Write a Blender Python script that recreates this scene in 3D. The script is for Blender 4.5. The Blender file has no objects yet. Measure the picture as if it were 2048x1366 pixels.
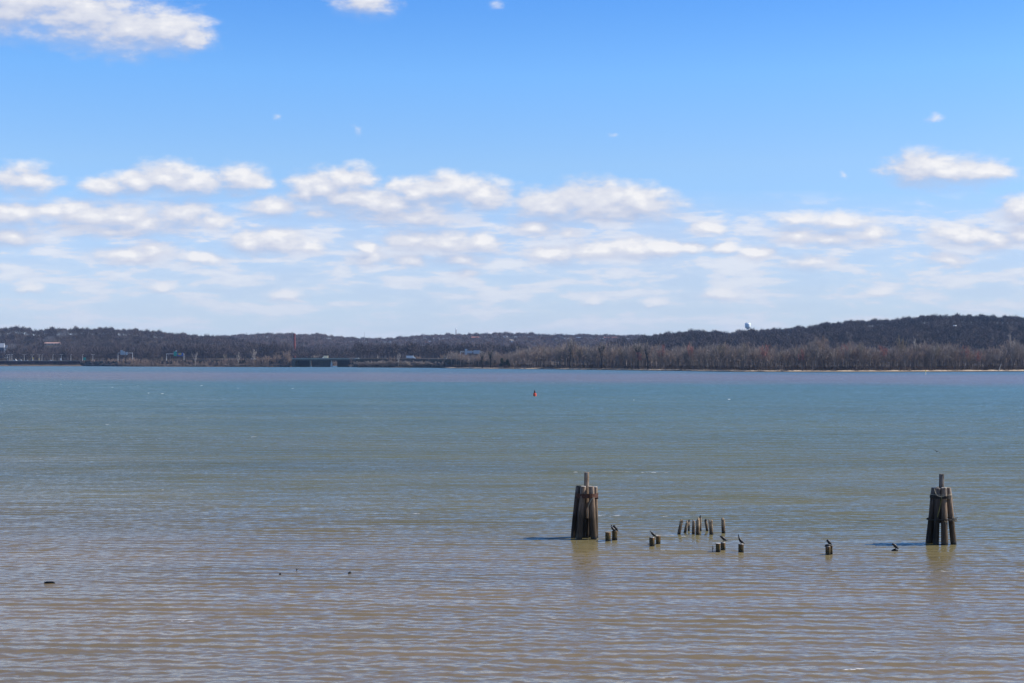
import bpy, math, random
import numpy as np
from mathutils import Vector, Matrix

R = math.radians
scene = bpy.context.scene
col = scene.collection
rng = np.random.default_rng(7)
random.seed(11)

# ------------------------------------------------------------------ camera
CAM_H = 10.7            # eye height over the river, metres
F = 50.0 / 36.0 * 2048  # focal length in pixels of the 2048 px wide photograph
HORIZON = 719.0
cam_d = bpy.data.cameras.new('camera')
cam = bpy.data.objects.new('camera', cam_d)
col.objects.link(cam)
cam.location = (0, 0, CAM_H)
cam.rotation_euler = (R(90), 0, 0)
cam_d.lens = 50
cam_d.sensor_width = 36
cam_d.shift_y = (HORIZON - 683) / 2048
cam_d.clip_start = 0.5
cam_d.clip_end = 30000
scene.camera = cam

# ------------------------------------------------------------------ light
SUN_ELEV, SUN_AZ = 42.0, 84.0    # azimuth measured from +Y (view direction) towards +X (right)
sd = Vector((math.sin(R(SUN_AZ)) * math.cos(R(SUN_ELEV)), math.cos(R(SUN_AZ)) * math.cos(R(SUN_ELEV)), math.sin(R(SUN_ELEV))))
sun_d = bpy.data.lights.new('sun', 'SUN')
sun_d.energy = 5.0
sun_d.angle = R(0.5)
sun_d.color = (1.0, 0.95, 0.87)
sun = bpy.data.objects.new('sun', sun_d)
col.objects.link(sun)
sun.location = (200, 0, 200)
sun.rotation_euler = sd.to_track_quat('Z', 'Y').to_euler()

scene.view_settings.view_transform = 'Standard'
scene.view_settings.look = 'None'
scene.view_settings.exposure = 0.55
scene.view_settings.gamma = 1.0
scene.render.engine = 'CYCLES'
scene.cycles.max_bounces = 6
scene.cycles.diffuse_bounces = 2
scene.cycles.glossy_bounces = 3
scene.cycles.transmission_bounces = 2
scene.cycles.volume_bounces = 0
scene.cycles.transparent_max_bounces = 6
scene.cycles.use_denoising = True


class NT:
    """small wrapper for building node trees"""
    def __init__(s, tree):
        s.t = tree
        s.n = tree.nodes
        s.l = tree.links

    def put(s, sock, v):
        if isinstance(v, bpy.types.NodeSocket):
            s.l.new(v, sock)
        elif v is not None:
            sock.default_value = v

    def node(s, typ, **kw):
        nd = s.n.new(typ)
        for k, v in kw.items():
            setattr(nd, k, v)
        return nd

    def m(s, op, a=None, b=None, c=None, clamp=False):
        nd = s.node('ShaderNodeMath', operation=op, use_clamp=clamp)
        for i, v in enumerate((a, b, c)):
            if v is not None:
                s.put(nd.inputs[i], v)
        return nd.outputs[0]

    def v(s, op, a=None, b=None, c=None):
        nd = s.node('ShaderNodeVectorMath', operation=op)
        for i, v in enumerate((a, b, c)):
            if v is not None:
                if op == 'SCALE' and i == 1:
                    s.put(nd.inputs['Scale'], v)
                else:
                    s.put(nd.inputs[i], v)
        return nd.outputs['Value'] if op in ('LENGTH', 'DOT_PRODUCT', 'DISTANCE') else nd.outputs[0]

    def noise(s, vec, scale=1.0, detail=3.0, rough=0.5, dist=0.0, dims='3D'):
        nd = s.node('ShaderNodeTexNoise', noise_dimensions=dims)
        s.put(nd.inputs['Vector'], vec)
        s.put(nd.inputs['Scale'], scale)
        s.put(nd.inputs['Detail'], detail)
        s.put(nd.inputs['Roughness'], rough)
        s.put(nd.inputs['Distortion'], dist)
        return nd.outputs['Fac'] if 'Fac' in nd.outputs else nd.outputs[0], nd.outputs['Color']

    def ramp(s, fac, stops, interp='LINEAR'):
        nd = s.node('ShaderNodeValToRGB')
        cr = nd.color_ramp
        cr.interpolation = interp
        while len(cr.elements) < len(stops):
            cr.elements.new(0.5)
        for e, (p, c) in zip(cr.elements, stops):
            e.position = p
            e.color = (*c, 1) if len(c) == 3 else c
        s.put(nd.inputs[0], fac)
        return nd.outputs[0]

    def mr(s, val, a, b, c=0.0, d=1.0, smooth=False):
        nd = s.node('ShaderNodeMapRange', interpolation_type='SMOOTHSTEP' if smooth else 'LINEAR')
        for i, x in enumerate((val, a, b, c, d)):
            s.put(nd.inputs[i], x)
        return nd.outputs[0]

    def mix(s, fac, a, b, blend='MIX'):
        nd = s.node('ShaderNodeMix', data_type='RGBA', blend_type=blend)
        s.put(nd.inputs['Factor'], fac)
        for k, x in (('A', a), ('B', b)):
            sock = [i for i in nd.inputs if i.name == k and i.type == 'RGBA'][0]
            if isinstance(x, tuple) and len(x) == 3:
                x = (*x, 1)
            s.put(sock, x)
        return [o for o in nd.outputs if o.type == 'RGBA'][0]

    def comb(s, x, y, z):
        nd = s.node('ShaderNodeCombineXYZ')
        for i, q in enumerate((x, y, z)):
            s.put(nd.inputs[i], q)
        return nd.outputs[0]

    def sep(s, vec):
        nd = s.node('ShaderNodeSeparateXYZ')
        s.put(nd.inputs[0], vec)
        return nd.outputs[0], nd.outputs[1], nd.outputs[2]


# ------------------------------------------------------------------ sky and clouds (world)
# clouds: (centre x, centre y, half width, half height, faintness) in hundredths of the view's pixel grid,
# that is: directions in the sky
CLOUDS = [
    (40, 0, 150, 50, 0), (165, 35, 130, 46, 0), (255, 62, 120, 40, 0), (330, 62, 70, 36, 0), (385, 76, 34, 20, 0),
    (20, 20, 90, 44, 0), (735, 5, 58, 22, .12), (745, 30, 18, 16, .25), (985, 12, 38, 16, .4), (553, 232, 16, 8, .45),
    (713, 262, 13, 15, .3), (1224, 271, 20, 7, .4), (1865, 240, 32, 12, .3), (1684, 350, 14, 8, .35),
    (45, 362, 62, 25, .08), (110, 388, 26, 10, .4), (215, 375, 60, 13, .15), (275, 368, 60, 18, .0), (335, 358, 55, 26, 0),
    (390, 368, 60, 20, 0), (445, 374, 34, 14, 0), (485, 362, 44, 22, 0), (530, 368, 34, 11, .3),
    (612, 382, 34, 24, 0), (655, 380, 50, 26, 0), (695, 364, 46, 24, 0), (725, 354, 26, 14, .1),
    (545, 416, 62, 17, .1), (740, 412, 95, 20, .1), (820, 432, 130, 20, .12), (830, 388, 62, 22, 0), (895, 382, 80, 26, 0),
    (960, 392, 60, 24, 0), (640, 428, 60, 12, .35), (770, 408, 130, 24, .02), (690, 398, 90, 22, .05), (860, 440, 70, 14, .15),
    (1195, 406, 92, 34, 0), (1268, 408, 74, 28, 0), (1105, 414, 72, 26, 0), (1215, 420, 130, 22, 0),
    (1838, 340, 54, 28, 0), (1895, 344, 90, 24, 0), (1970, 346, 50, 16, .05), (2045, 424, 48, 24, 0),
    (30, 430, 90, 22, .1), (105, 424, 40, 14, 0), (165, 432, 80, 30, .05), (235, 436, 80, 30, .05), (295, 448, 70, 22, .15), (365, 432, 60, 28, .05),
    (425, 442, 46, 18, .2), (230, 462, 130, 14, .2), (25, 474, 62, 20, .15), (500, 486, 44, 18, .1), (550, 486, 64, 20, .02), (610, 496, 46, 12, .2),
    (265, 512, 80, 13, .08), (305, 503, 30, 14, 0), (400, 515, 60, 12, .3), (825, 484, 50, 22, .05), (890, 488, 70, 20, .05), (960, 486, 50, 18, .15),
    (735, 494, 22, 7, .1), (1070, 456, 54, 18, .15), (1140, 466, 30, 10, .3), (1412, 457, 38, 12, .25),
    (1600, 440, 60, 14, .3), (1680, 448, 64, 18, .15), (1595, 470, 56, 14, .15), (1670, 478, 70, 16, .25), (1750, 468, 40, 20, .2),
    (1920, 474, 64, 20, .08), (1990, 480, 60, 18, .15), (2045, 472, 40, 20, .1),
    (1105, 510, 58, 14, .12), (1195, 502, 60, 14, .1), (1270, 500, 66, 14, .05), (1325, 497, 48, 12, .05), (1385, 495, 26, 6, .15),
    (1450, 497, 26, 8, .05), (1510, 506, 48, 8, .15), (735, 518, 48, 12, .2), (815, 520, 46, 12, .15), (920, 518, 60, 12, .2),
    (1440, 588, 42, 10, .25), (570, 590, 40, 10, .25), (320, 575, 40, 9, .3), (1900, 520, 50, 14, .3), (1620, 525, 70, 14, .35),
    (1310, 605, 25, 7, .35), (60, 578, 40, 8, .35), (1180, 600, 30, 8, .4), (1760, 585, 34, 8, .35), (930, 545, 30, 10, .3),
]


def build_world():
    w = bpy.data.worlds.new('World')
    scene.world = w
    w.use_nodes = True
    t = NT(w.node_tree)
    t.n.clear()
    # cloud density group
    g = bpy.data.node_groups.new('cloud_density', 'ShaderNodeTree')
    g.interface.new_socket('P', in_out='INPUT', socket_type='NodeSocketVector')
    g.interface.new_socket('D', in_out='OUTPUT', socket_type='NodeSocketFloat')
    q = NT(g)
    gi = q.node('NodeGroupInput')
    go = q.node('NodeGroupOutput')
    P = gi.outputs[0]
    _, wc = q.noise(q.v('MULTIPLY', P, (1.0, 1.7, 1.0)), 1.6, 4, 0.55)
    warp = q.v('MULTIPLY', q.v('SUBTRACT', wc, (0.5, 0.5, 0.5)), (0.50, 0.20, 0.0))
    _, wc2 = q.noise(q.v('MULTIPLY', P, (1.0, 1.5, 1.0)), 7.0, 5, 0.6)
    warp2 = q.v('MULTIPLY', q.v('SUBTRACT', wc2, (0.5, 0.5, 0.5)), (0.09, 0.07, 0.0))
    Q = q.v('ADD', q.v('ADD', P, warp), warp2)
    Q = q.v('MULTIPLY', Q, (1, 1, 0))
    cur = None
    for (cx, cy, rx, ry, wk) in CLOUDS:
        wisp = ry < 17 and cy < 400 and rx < 40
        if wisp:
            rx, ry, wk = rx * 1.5, ry * 1.6, wk + 0.56
        sx, sy = 100.0 / (rx * 1.22 + 8), 100.0 / (ry * 1.25 + 9)
        X, Y = (cx - 1024) / 100.0, (719 - cy) / 100.0
        d = q.v('LENGTH', q.v('MULTIPLY_ADD', Q, (sx, sy, 0), (-X * sx, -Y * sy, 0)))
        if wk:
            d = q.m('ADD', d, wk)
        cur = d if cur is None else q.m('SMOOTH_MIN', cur, d, 0.22)
    nf, _ = q.noise(q.v('MULTIPLY', P, (1.0, 2.0, 1.0)), 2.2, 5, 0.52)
    dens = q.m('ADD', q.m('SUBTRACT', 1.0, cur), q.m('MULTIPLY', q.m('SUBTRACT', nf, 0.5), 0.95))
    q.l.new(dens, go.inputs[0])

    tc = t.node('ShaderNodeTexCoord')
    d = tc.outputs['Generated']
    x, y, z = t.sep(d)
    yy = t.m('MAXIMUM', y, 0.05)
    U = t.m('MULTIPLY', t.m('DIVIDE', x, yy), F / 100)
    V = t.m('MULTIPLY', t.m('DIVIDE', z, yy), F / 100)
    P = t.comb(U, V, 0.0)

    # nishita sky, read a little higher up than the ray for a deeper blue
    zl = t.m('MAXIMUM', z, 0.0)
    zs = t.m('ADD', t.m('MULTIPLY', zl, 1.9), 0.035)
    sky = t.node('ShaderNodeTexSky', sky_type='NISHITA')
    sky.sun_disc = False
    sky.sun_elevation = R(SUN_ELEV)
    sky.sun_rotation = R(SUN_AZ)
    sky.air_density = 1.0
    sky.dust_density = 0.6
    sky.ozone_density = 2.0
    t.l.new(t.comb(x, y, zs), sky.inputs[0])
    tint = t.ramp(t.m('MULTIPLY', z, 2.0), [(0.0, (0.50, 0.46, 0.44)), (0.09, (0.51, 0.51, 0.52)), (0.19, (0.53, 0.59, 0.63)), (0.27, (0.57, 0.65, 0.67)), (0.39, (0.46, 0.69, 0.82)), (0.49, (0.32, 0.60, 0.84)), (0.9, (0.18, 0.34, 0.54))])
    skyc = t.mix(1.0, t.v('SCALE', sky.outputs[0], t.mr(x, -0.36, 0.30, 2.38, 2.0)), tint, 'MULTIPLY')

    g1 = t.node('ShaderNodeGroup', node_tree=g)
    t.l.new(P, g1.inputs[0])
    g2 = t.node('ShaderNodeGroup', node_tree=g)
    t.l.new(t.v('ADD', P, (0.10, 0.20, 0.0)), g2.inputs[0])
    D1, D2 = g1.outputs[0], g2.outputs[0]
    front = t.mr(y, 0.1, 0.3, 0, 1)
    edge = t.mr(t.m('SUBTRACT', D1, D2), -0.25, 0.35, 1.05, 0.48)
    a = t.m('MULTIPLY', t.mr(D1, -0.26, edge, 0, 0.97, True), front)
    # higher above the frame: broken fair-weather cloud over the rest of the sky
    yo = t.m('MAXIMUM', z, 0.06)
    pl = t.comb(t.m('DIVIDE', x, yo), t.m('DIVIDE', y, yo), 0.0)
    nb, _ = t.noise(pl, 0.9, 6, 0.55)
    hi = t.m('MULTIPLY', t.mr(nb, 0.58, 0.72, 0, 0.9, True), t.m('SUBTRACT', 1.0, t.m('MULTIPLY', front, t.mr(z, 0.30, 0.40, 1, 0))))
    hi = t.m('MULTIPLY', hi, t.mr(z, 0.02, 0.15, 0, 1))
    lit = t.m('ADD', t.m('MULTIPLY', t.m('SUBTRACT', D1, D2), 0.95), 0.40, clamp=True)
    thick = t.mr(D1, 0.0, 0.9, 0, 1)
    lit = t.m('ADD', t.m('MULTIPLY', lit, 0.85), t.m('MULTIPLY', thick, 0.12), clamp=True)
    cc = t.ramp(lit, [(0.12, (3.4, 3.8, 5.0)), (0.44, (4.4, 4.65, 5.5)), (0.74, (5.4, 5.5, 5.95)), (0.98, (6.6, 6.5, 6.5))])
    # low cloud rows and veil near the horizon
    n1, _ = t.noise(t.comb(t.m('MULTIPLY', U, 0.75), t.m('MULTIPLY', V, 3.4), 3.0), 1.0, 8, 0.60, 0.2)
    n2, _ = t.noise(t.comb(t.m('MULTIPLY', U, 0.2), t.m('MULTIPLY', V, 0.9), 9.0), 1.0, 3, 0.5)
    win = t.ramp(t.m('DIVIDE', V, 4.0), [(0.0, (.2,) * 3), (0.15, (.7,) * 3), (0.40, (1.0,) * 3), (0.62, (.95,) * 3), (0.85, (.0,) * 3)])
    veil = t.m('MULTIPLY', win, t.m('ADD', t.m('MULTIPLY', t.mr(n1, 0.47, 0.60, 0, 1, True), 0.9), t.mr(n2, 0.3, 0.7, 0.38, 0.8)), clamp=True)
    veil = t.m('MULTIPLY', t.m('MULTIPLY', veil, 0.8), front)
    vc = t.ramp(n1, [(0.40, (4.1, 4.5, 5.6)), (0.62, (5.9, 5.9, 6.2))])
    c = t.mix(veil, skyc, vc)
    c = t.mix(hi, c, (5.4, 5.6, 6.0))
    c = t.mix(a, c, cc)
    # thin horizon haze beyond the hills
    hz = t.mr(z, 0.0, 0.085, 0.6, 0.0, True)
    c = t.mix(hz, c, (3.6, 4.2, 5.3))
    bg = t.node('ShaderNodeBackground')
    t.l.new(c, bg.inputs[0])
    bg.inputs[1].default_value = 0.1
    out = t.node('ShaderNodeOutputWorld')
    t.l.new(bg.outputs[0], out.inputs[0])
    w.cycles.sampling_method = 'MANUAL'
    w.cycles.sample_map_resolution = 512


SKY_TINT = (0.82, 0.98, 1.22)
build_world()


# ------------------------------------------------------------------ helpers
def X(px, Y):
    return (px - 1024.0) / F * Y


def Zp(py, Y):
    return CAM_H - (py - HORIZON) / F * Y


def water_dist(py):
    return CAM_H * F / (py - HORIZON)


def tag(o, label=None, cat=None, group=None, kind=None):
    if label:
        o['label'] = label
    if cat:
        o['category'] = cat
    if group:
        o['group'] = group
    if kind:
        o['kind'] = kind
    return o


def empty(name, loc, rz=0.0):
    o = bpy.data.objects.new(name, None)
    o.location = loc
    o.rotation_euler = (0, 0, rz)
    o.empty_display_size = 0.3
    col.objects.link(o)
    return o


def mesh_obj(name, verts, faces, mat, parent=None, smooth=False, loc=None):
    me = bpy.data.meshes.new(name)
    me.from_pydata([tuple(map(float, v)) for v in verts], [], faces)
    me.update()
    if smooth:
        me.polygons.foreach_set('use_smooth', [True] * len(me.polygons))
    if mat:
        me.materials.append(mat)
    o = bpy.data.objects.new(name, me)
    col.objects.link(o)
    if parent:
        o.parent = parent
    if loc is not None:
        o.location = loc
    return o


def np_mesh(name, V, Fc, mat, smooth=False, parent=None):
    """V (n,3) float, Fc (m,k) int with k 3 or 4"""
    me = bpy.data.meshes.new(name)
    V = np.ascontiguousarray(V, dtype=np.float32)
    Fc = np.ascontiguousarray(Fc, dtype=np.int32)
    k = Fc.shape[1]
    me.vertices.add(len(V))
    me.vertices.foreach_set('co', V.ravel())
    me.loops.add(Fc.size)
    me.loops.foreach_set('vertex_index', Fc.ravel())
    me.polygons.add(len(Fc))
    me.polygons.foreach_set('loop_start', np.arange(0, Fc.size, k, dtype=np.int32))
    me.update(calc_edges=True)
    if smooth:
        me.polygons.foreach_set('use_smooth', np.ones(len(Fc), dtype=bool))
    me.materials.append(mat)
    o = bpy.data.objects.new(name, me)
    col.objects.link(o)
    if parent:
        o.parent = parent
    return o


class MB:
    """collects boxes, lofts and tubes into one mesh"""
    def __init__(s):
        s.v, s.f = [], []

    def box(s, x0, x1, y0, y1, z0, z1):
        b = len(s.v)
        s.v += [(x0, y0, z0), (x1, y0, z0), (x1, y1, z0), (x0, y1, z0), (x0, y0, z1), (x1, y0, z1), (x1, y1, z1), (x0, y1, z1)]
        s.f += [[b + i for i in q] for q in ((3, 2, 1, 0), (4, 5, 6, 7), (0, 1, 5, 4), (1, 2, 6, 5), (2, 3, 7, 6), (3, 0, 4, 7))]
        return s

    def loft(s, pts, radii, n=10, cap=True, squash=None, jitter=0.0, seed=0, jag=0.0):
        """sweep a ring along points; squash = (side, up) factors per point"""
        rr = random.Random(seed)
        pts = [Vector(p) for p in pts]
        b = len(s.v)
        up0 = None
        ja = [rr.uniform(-1, 1) for _ in range(n)]
        for i, p in enumerate(pts):
            d = (pts[min(i + 1, len(pts) - 1)] - pts[max(i - 1, 0)]).normalized()
            if up0 is None:
                up0 = Vector((0, 1, 0)) if abs(d.y) < 0.9 else Vector((0, 0, 1))
            a = up0 - d * up0.dot(d)
            a.normalize()
            c = d.cross(a)
            up0 = a
            sq = squash[i] if squash else (1, 1)
            for k in range(n):
                th = 2 * math.pi * k / n
                r = radii[i] * (1 + jitter * (ja[k] * 0.7 + rr.uniform(-.5, .5)))
                w = p + a * (math.cos(th) * r * sq[0]) + c * (math.sin(th) * r * sq[1])
                if jag and i == len(pts) - 1:
                    w = w + d * (jag * rr.uniform(-1, 1) * (1 if rr.random() < .7 else 2))
                s.v.append(tuple(w))
        for i in range(len(pts) - 1):
            for k in range(n):
                k2 = (k + 1) % n
                s.f.append([b + i * n + k, b + i * n + k2, b + (i + 1) * n + k2, b + (i + 1) * n + k])
        if cap:
            s.f.append([b + k for k in range(n)][::-1])
            e = b + (len(pts) - 1) * n
            if jag:
                s.v.append(tuple(pts[-1] - (pts[-1] - pts[-2]).normalized() * jag * 0.8))
                m = len(s.v) - 1
                s.f += [[e + k, e + (k + 1) % n, m] for k in range(n)]
            else:
                s.f.append([e + k for k in range(n)])
        return s

    def build(s, name, mat, parent=None, smooth=False, loc=None):
        return mesh_obj(name, s.v, s.f, mat, parent, smooth, loc)


def material(name, base, rough=0.8, var=0.15, scale=3.0, spec=0.3, stretch=(1, 1, 1), coords='Object', col2=None, metallic=0.0, bump=0.0):
    m = bpy.data.materials.new(name)
    m.use_nodes = True
    t = NT(m.node_tree)
    bs = t.n['Principled BSDF']
    tc = t.node('ShaderNodeTexCoord')
    vec = t.v('MULTIPLY', tc.outputs[coords], stretch)
    f, _ = t.noise(vec, scale, 5, 0.6)
    c2 = col2 or tuple(b * (1 - 2 * var) for b in base)
    c1 = tuple(min(1, b * (1 + var)) for b in base)
    t.l.new(t.ramp(f, [(0.3, c2), (0.7, c1)]), bs.inputs['Base Color'])
    bs.inputs['Roughness'].default_value = rough
    bs.inputs['Specular IOR Level'].default_value = spec
    bs.inputs['Metallic'].default_value = metallic
    if bump:
        bp = t.node('ShaderNodeBump')
        bp.inputs['Strength'].default_value = bump
        bp.inputs['Distance'].default_value = 0.02
        t.l.new(f, bp.inputs['Height'])
        t.l.new(bp.outputs[0], bs.inputs['Normal'])
    return m


# ------------------------------------------------------------------ water
def water_material():
    m = bpy.data.materials.new('river_water')
    m.use_nodes = True
    t = NT(m.node_tree)
    bs = t.n['Principled BSDF']
    geo = t.node('ShaderNodeNewGeometry')
    pos = geo.outputs['Position']
    x, y, z = t.sep(pos)
    flat = t.comb(x, y, 0.0)
    # silt and cloud shadow painted into body colour: brown near, green channel, pinkish far
    wn, _ = t.noise(t.v('MULTIPLY', flat, (0.012, 0.03, 1)), 1.0, 4, 0.55)
    wn2, _ = t.noise(t.v('MULTIPLY', flat, (0.0022, 0.004, 1)), 1.0, 4, 0.5)
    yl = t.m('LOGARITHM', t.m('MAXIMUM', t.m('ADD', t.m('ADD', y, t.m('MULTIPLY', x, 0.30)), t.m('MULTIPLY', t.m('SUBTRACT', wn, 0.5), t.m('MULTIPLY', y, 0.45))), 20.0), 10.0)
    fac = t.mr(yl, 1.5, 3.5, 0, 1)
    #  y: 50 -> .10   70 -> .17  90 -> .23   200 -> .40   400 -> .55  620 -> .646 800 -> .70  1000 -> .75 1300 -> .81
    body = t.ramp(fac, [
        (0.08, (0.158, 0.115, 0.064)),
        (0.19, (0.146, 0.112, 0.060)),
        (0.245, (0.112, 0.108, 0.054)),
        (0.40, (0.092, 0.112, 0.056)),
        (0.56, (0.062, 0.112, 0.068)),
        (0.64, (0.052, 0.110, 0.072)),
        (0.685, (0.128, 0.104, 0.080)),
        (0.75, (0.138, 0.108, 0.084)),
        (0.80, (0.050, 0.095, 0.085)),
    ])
    pf, _ = t.noise(t.v('MULTIPLY', flat, (0.30, 1.5, 1)), 1.0, 4, 0.6)
    body = t.mix(t.mr(pf, 0.35, 0.75, 0.0, 0.5), body, (0.130, 0.105, 0.050))
    ps, _ = t.noise(t.v('MULTIPLY', flat, (0.012, 0.06, 1)), 1.0, 4, 0.65)
    body = t.mix(1.0, body, t.ramp(ps, [(0.3, (0.82, 0.86, 0.88)), (0.7, (1.16, 1.12, 1.08))]), 'MULTIPLY')
    # foam flecks on a few crests
    f1, _ = t.noise(t.v('MULTIPLY', flat, (0.045, 0.16, 1)), 1.0, 2, 0.5)
    f2, _ = t.noise(t.v('MULTIPLY', flat, (1.6, 5.0, 1)), 1.0, 3, 0.7)
    f3, _ = t.noise(t.v('MULTIPLY', flat, (0.35, 1.6, 1)), 1.0, 2, 0.5)
    crest = t.mr(z, 0.008, 0.022, 0, 1)
    foam = t.m('MULTIPLY', t.m('MULTIPLY', t.mr(f1, 0.62, 0.68, 0, 1), t.mr(f2, 0.56, 0.62, 0, 1)), t.m('MULTIPLY', t.mr(f3, 0.52, 0.6, 0, 1), crest))
    farf, _ = t.noise(t.v('MULTIPLY', flat, (0.35, 0.10, 1)), 1.0, 1, 0.5)
    farfoam = t.m('MULTIPLY', t.mr(farf, 0.80, 0.82, 0, 1), t.m('MULTIPLY', t.mr(y, 150, 300, 0, 1), t.mr(y, 800, 900, 1, 0)))
    foam = t.m('MAXIMUM', foam, farfoam)
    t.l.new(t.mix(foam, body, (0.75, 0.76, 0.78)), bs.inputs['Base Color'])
    t.l.new(t.mix(foam, (WROUGH,) * 3, (0.9,) * 3), bs.inputs['Roughness'])
    bs.inputs['IOR'].default_value = 1.333
    # small ripples as a turned normal, unchanged by distance
    gust, _ = t.noise(t.v('MULTIPLY', flat, (0.010, 0.035, 1)), 1.0, 3, 0.55)
    k = t.mr(gust, 0.3, 0.7, 0.88, 1.12)
    _, c1 = t.noise(t.v('MULTIPLY', flat, (2.4, 7.0, 1)), 1.0, 3, 0.6)
    _, c2 = t.noise(t.v('MULTIPLY', flat, (0.55, 2.2, 1)), 1.0, 3, 0.5)
    _, c3 = t.noise(t.v('MULTIPLY', flat, (0.10, 0.55, 1)), 1.0, 2, 0.5)
    near = t.mr(y, 60, 180, 0.0, 1.0)
    far = t.mr(y, 150, 500, 0.0, 1.0)
    n = t.v('MULTIPLY', t.v('SUBTRACT', c1, (0.5, 0.5, 0.5)), (0.32, 0.50, 0.0))
    n2 = t.v('SCALE', t.v('MULTIPLY', t.v('SUBTRACT', c2, (0.5, 0.5, 0.5)), (0.12, 0.30, 0.0)), near)
    n3 = t.v('SCALE', t.v('MULTIPLY', t.v('SUBTRACT', c3, (0.5, 0.5, 0.5)), (0.05, 0.14, 0.0)), far)
    tot = t.v('SCALE', t.v('ADD', t.v('ADD', n, n2), n3), k)
    # normals tilted towards the viewer to cut the sky reflection, more so far out
    N = t.v('NORMALIZE', t.v('ADD', t.v('ADD', geo.outputs['Normal'], tot), t.comb(0.0, t.mr(yl, 1.70, 2.20, WLEAN, WLEAN_FAR), 0.0)))
    t.l.new(N, bs.inputs['Normal'])
    return m


WROUGH, WLEAN, WLEAN_FAR = 0.09, -0.015, -0.17


def wave_height(Xg, Yg, dyg):
    r = np.random.default_rng(3)
    Z = np.zeros_like(Xg)
    comps = []
    for _ in range(30):     # the main train of short waves rolling to the near bank
        lam = r.uniform(0.75, 1.3)
        comps.append((lam, r.normal(0, 3.8), 0.0022 * lam))
    for _ in range(22):     # chop
        lam = r.uniform(0.32, 0.8)
        comps.append((lam, r.normal(0, 28), 0.0032 * lam))
    for _ in range(8):      # longer swell
        lam = r.uniform(2.2, 5.5)
        comps.append((lam, r.normal(0, 9), 0.0014 * lam))
    for lam, ang, a in comps:
        k = 2 * math.pi / lam
        th = math.radians(ang + 3)
        ph = r.uniform(0, 6.28)
        fade = np.clip((lam / dyg - 2.5) / 3.0, 0, 1)
        Z += fade * a * np.sin(k * (Xg * math.sin(th) + Yg * math.cos(th)) + ph)
    grp = 1.0 + 0.16 * np.sin(Xg * 0.11 + 1.3 * np.sin(Yg * 0.07)) * np.sin(Yg * 0.19 + 0.9 * np.sin(Xg * 0.05))
    Z *= grp
    return Z + 3.0 * Z * np.abs(Z)


def build_water():
    ys = [-60.0, -20.0, 0.0, 20.0, 34.0]
    y = 40.0
    while y < 2600:
        ys.append(y)
        y += 0.075 if y < 75 else 0.075 * (y / 75) ** 1.75
    ys = np.array(ys)
    dy = np.gradient(ys)
    nc = 560
    u = np.linspace(-1, 1, nc)
    hw = np.abs(ys) * 0.50 + 12 + np.clip(40 - ys, 0, 60)
    hw = np.where(ys > 400, ys * 0.9, hw)
    Xg = u[None, :] * hw[:, None]
    Yg = np.repeat(ys[:, None], nc, 1)
    Zg = wave_height(Xg, Yg, np.repeat(np.maximum(dy, 0.05)[:, None], nc, 1))
    Zg[:5] = 0
    n = len(ys)
    V = np.stack([Xg, Yg, Zg], -1).reshape(-1, 3)
    i = np.arange(n - 1)[:, None] * nc + np.arange(nc - 1)[None, :]
    Fc = np.stack([i, i + 1, i + nc + 1, i + nc], -1).reshape(-1, 4)
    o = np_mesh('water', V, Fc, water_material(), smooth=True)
    tag(o, kind='structure')
    return o


build_water()


# ------------------------------------------------------------------ land
def interp(tab):
    xs, ys = zip(*tab)
    return lambda p: np.interp(p, xs, ys)


SHORE_Y = interp([(-3000, 2400), (0, 2340), (170, 2330), (260, 2200), (420, 2110), (584, 2050), (590, 2420), (706, 2420), (712, 1985), (850, 1900),
                  (900, 1780), (980, 1690), (1060, 1640), (1160, 1560), (1240, 1480), (1340, 1400), (1460, 1300), (1560, 1275), (1700, 1270), (1860, 1285), (2048, 1325), (5000, 1700)])
SKY_L = interp([(-3000, 640), (-60, 652), (0, 658), (30, 652), (70, 658), (160, 654), (220, 655), (300, 660), (380, 668), (450, 675), (520, 690), (620, 716), (700, 760)])
SKY_C = interp([(-1500, 672), (400, 674), (480, 669), (560, 665), (600, 668), (640, 667), (690, 674), (760, 676), (850, 671), (950, 668), (1040, 666), (1100, 669), (1300, 670), (1400, 666), (1600, 665), (3600, 670)])
SKY_R = interp([(1120, 740), (1190, 700), (1250, 683), (1300, 671), (1340, 666), (1380, 659), (1420, 659), (1455, 662), (1480, 658), (1500, 656.5), (1560, 656), (1600, 653), (1640, 647), (1700, 641), (1780, 640), (1860, 634), (1950, 632), (2048, 633), (3600, 628)])
RY_L, RY_C, RY_R = 3400.0, 5000.0, 3000.0
TH = 16.0


def sstep(a, b, x):
    t = np.clip((x - a) / (b - a), 0, 1)
    return t * t * (3 - 2 * t)


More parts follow.
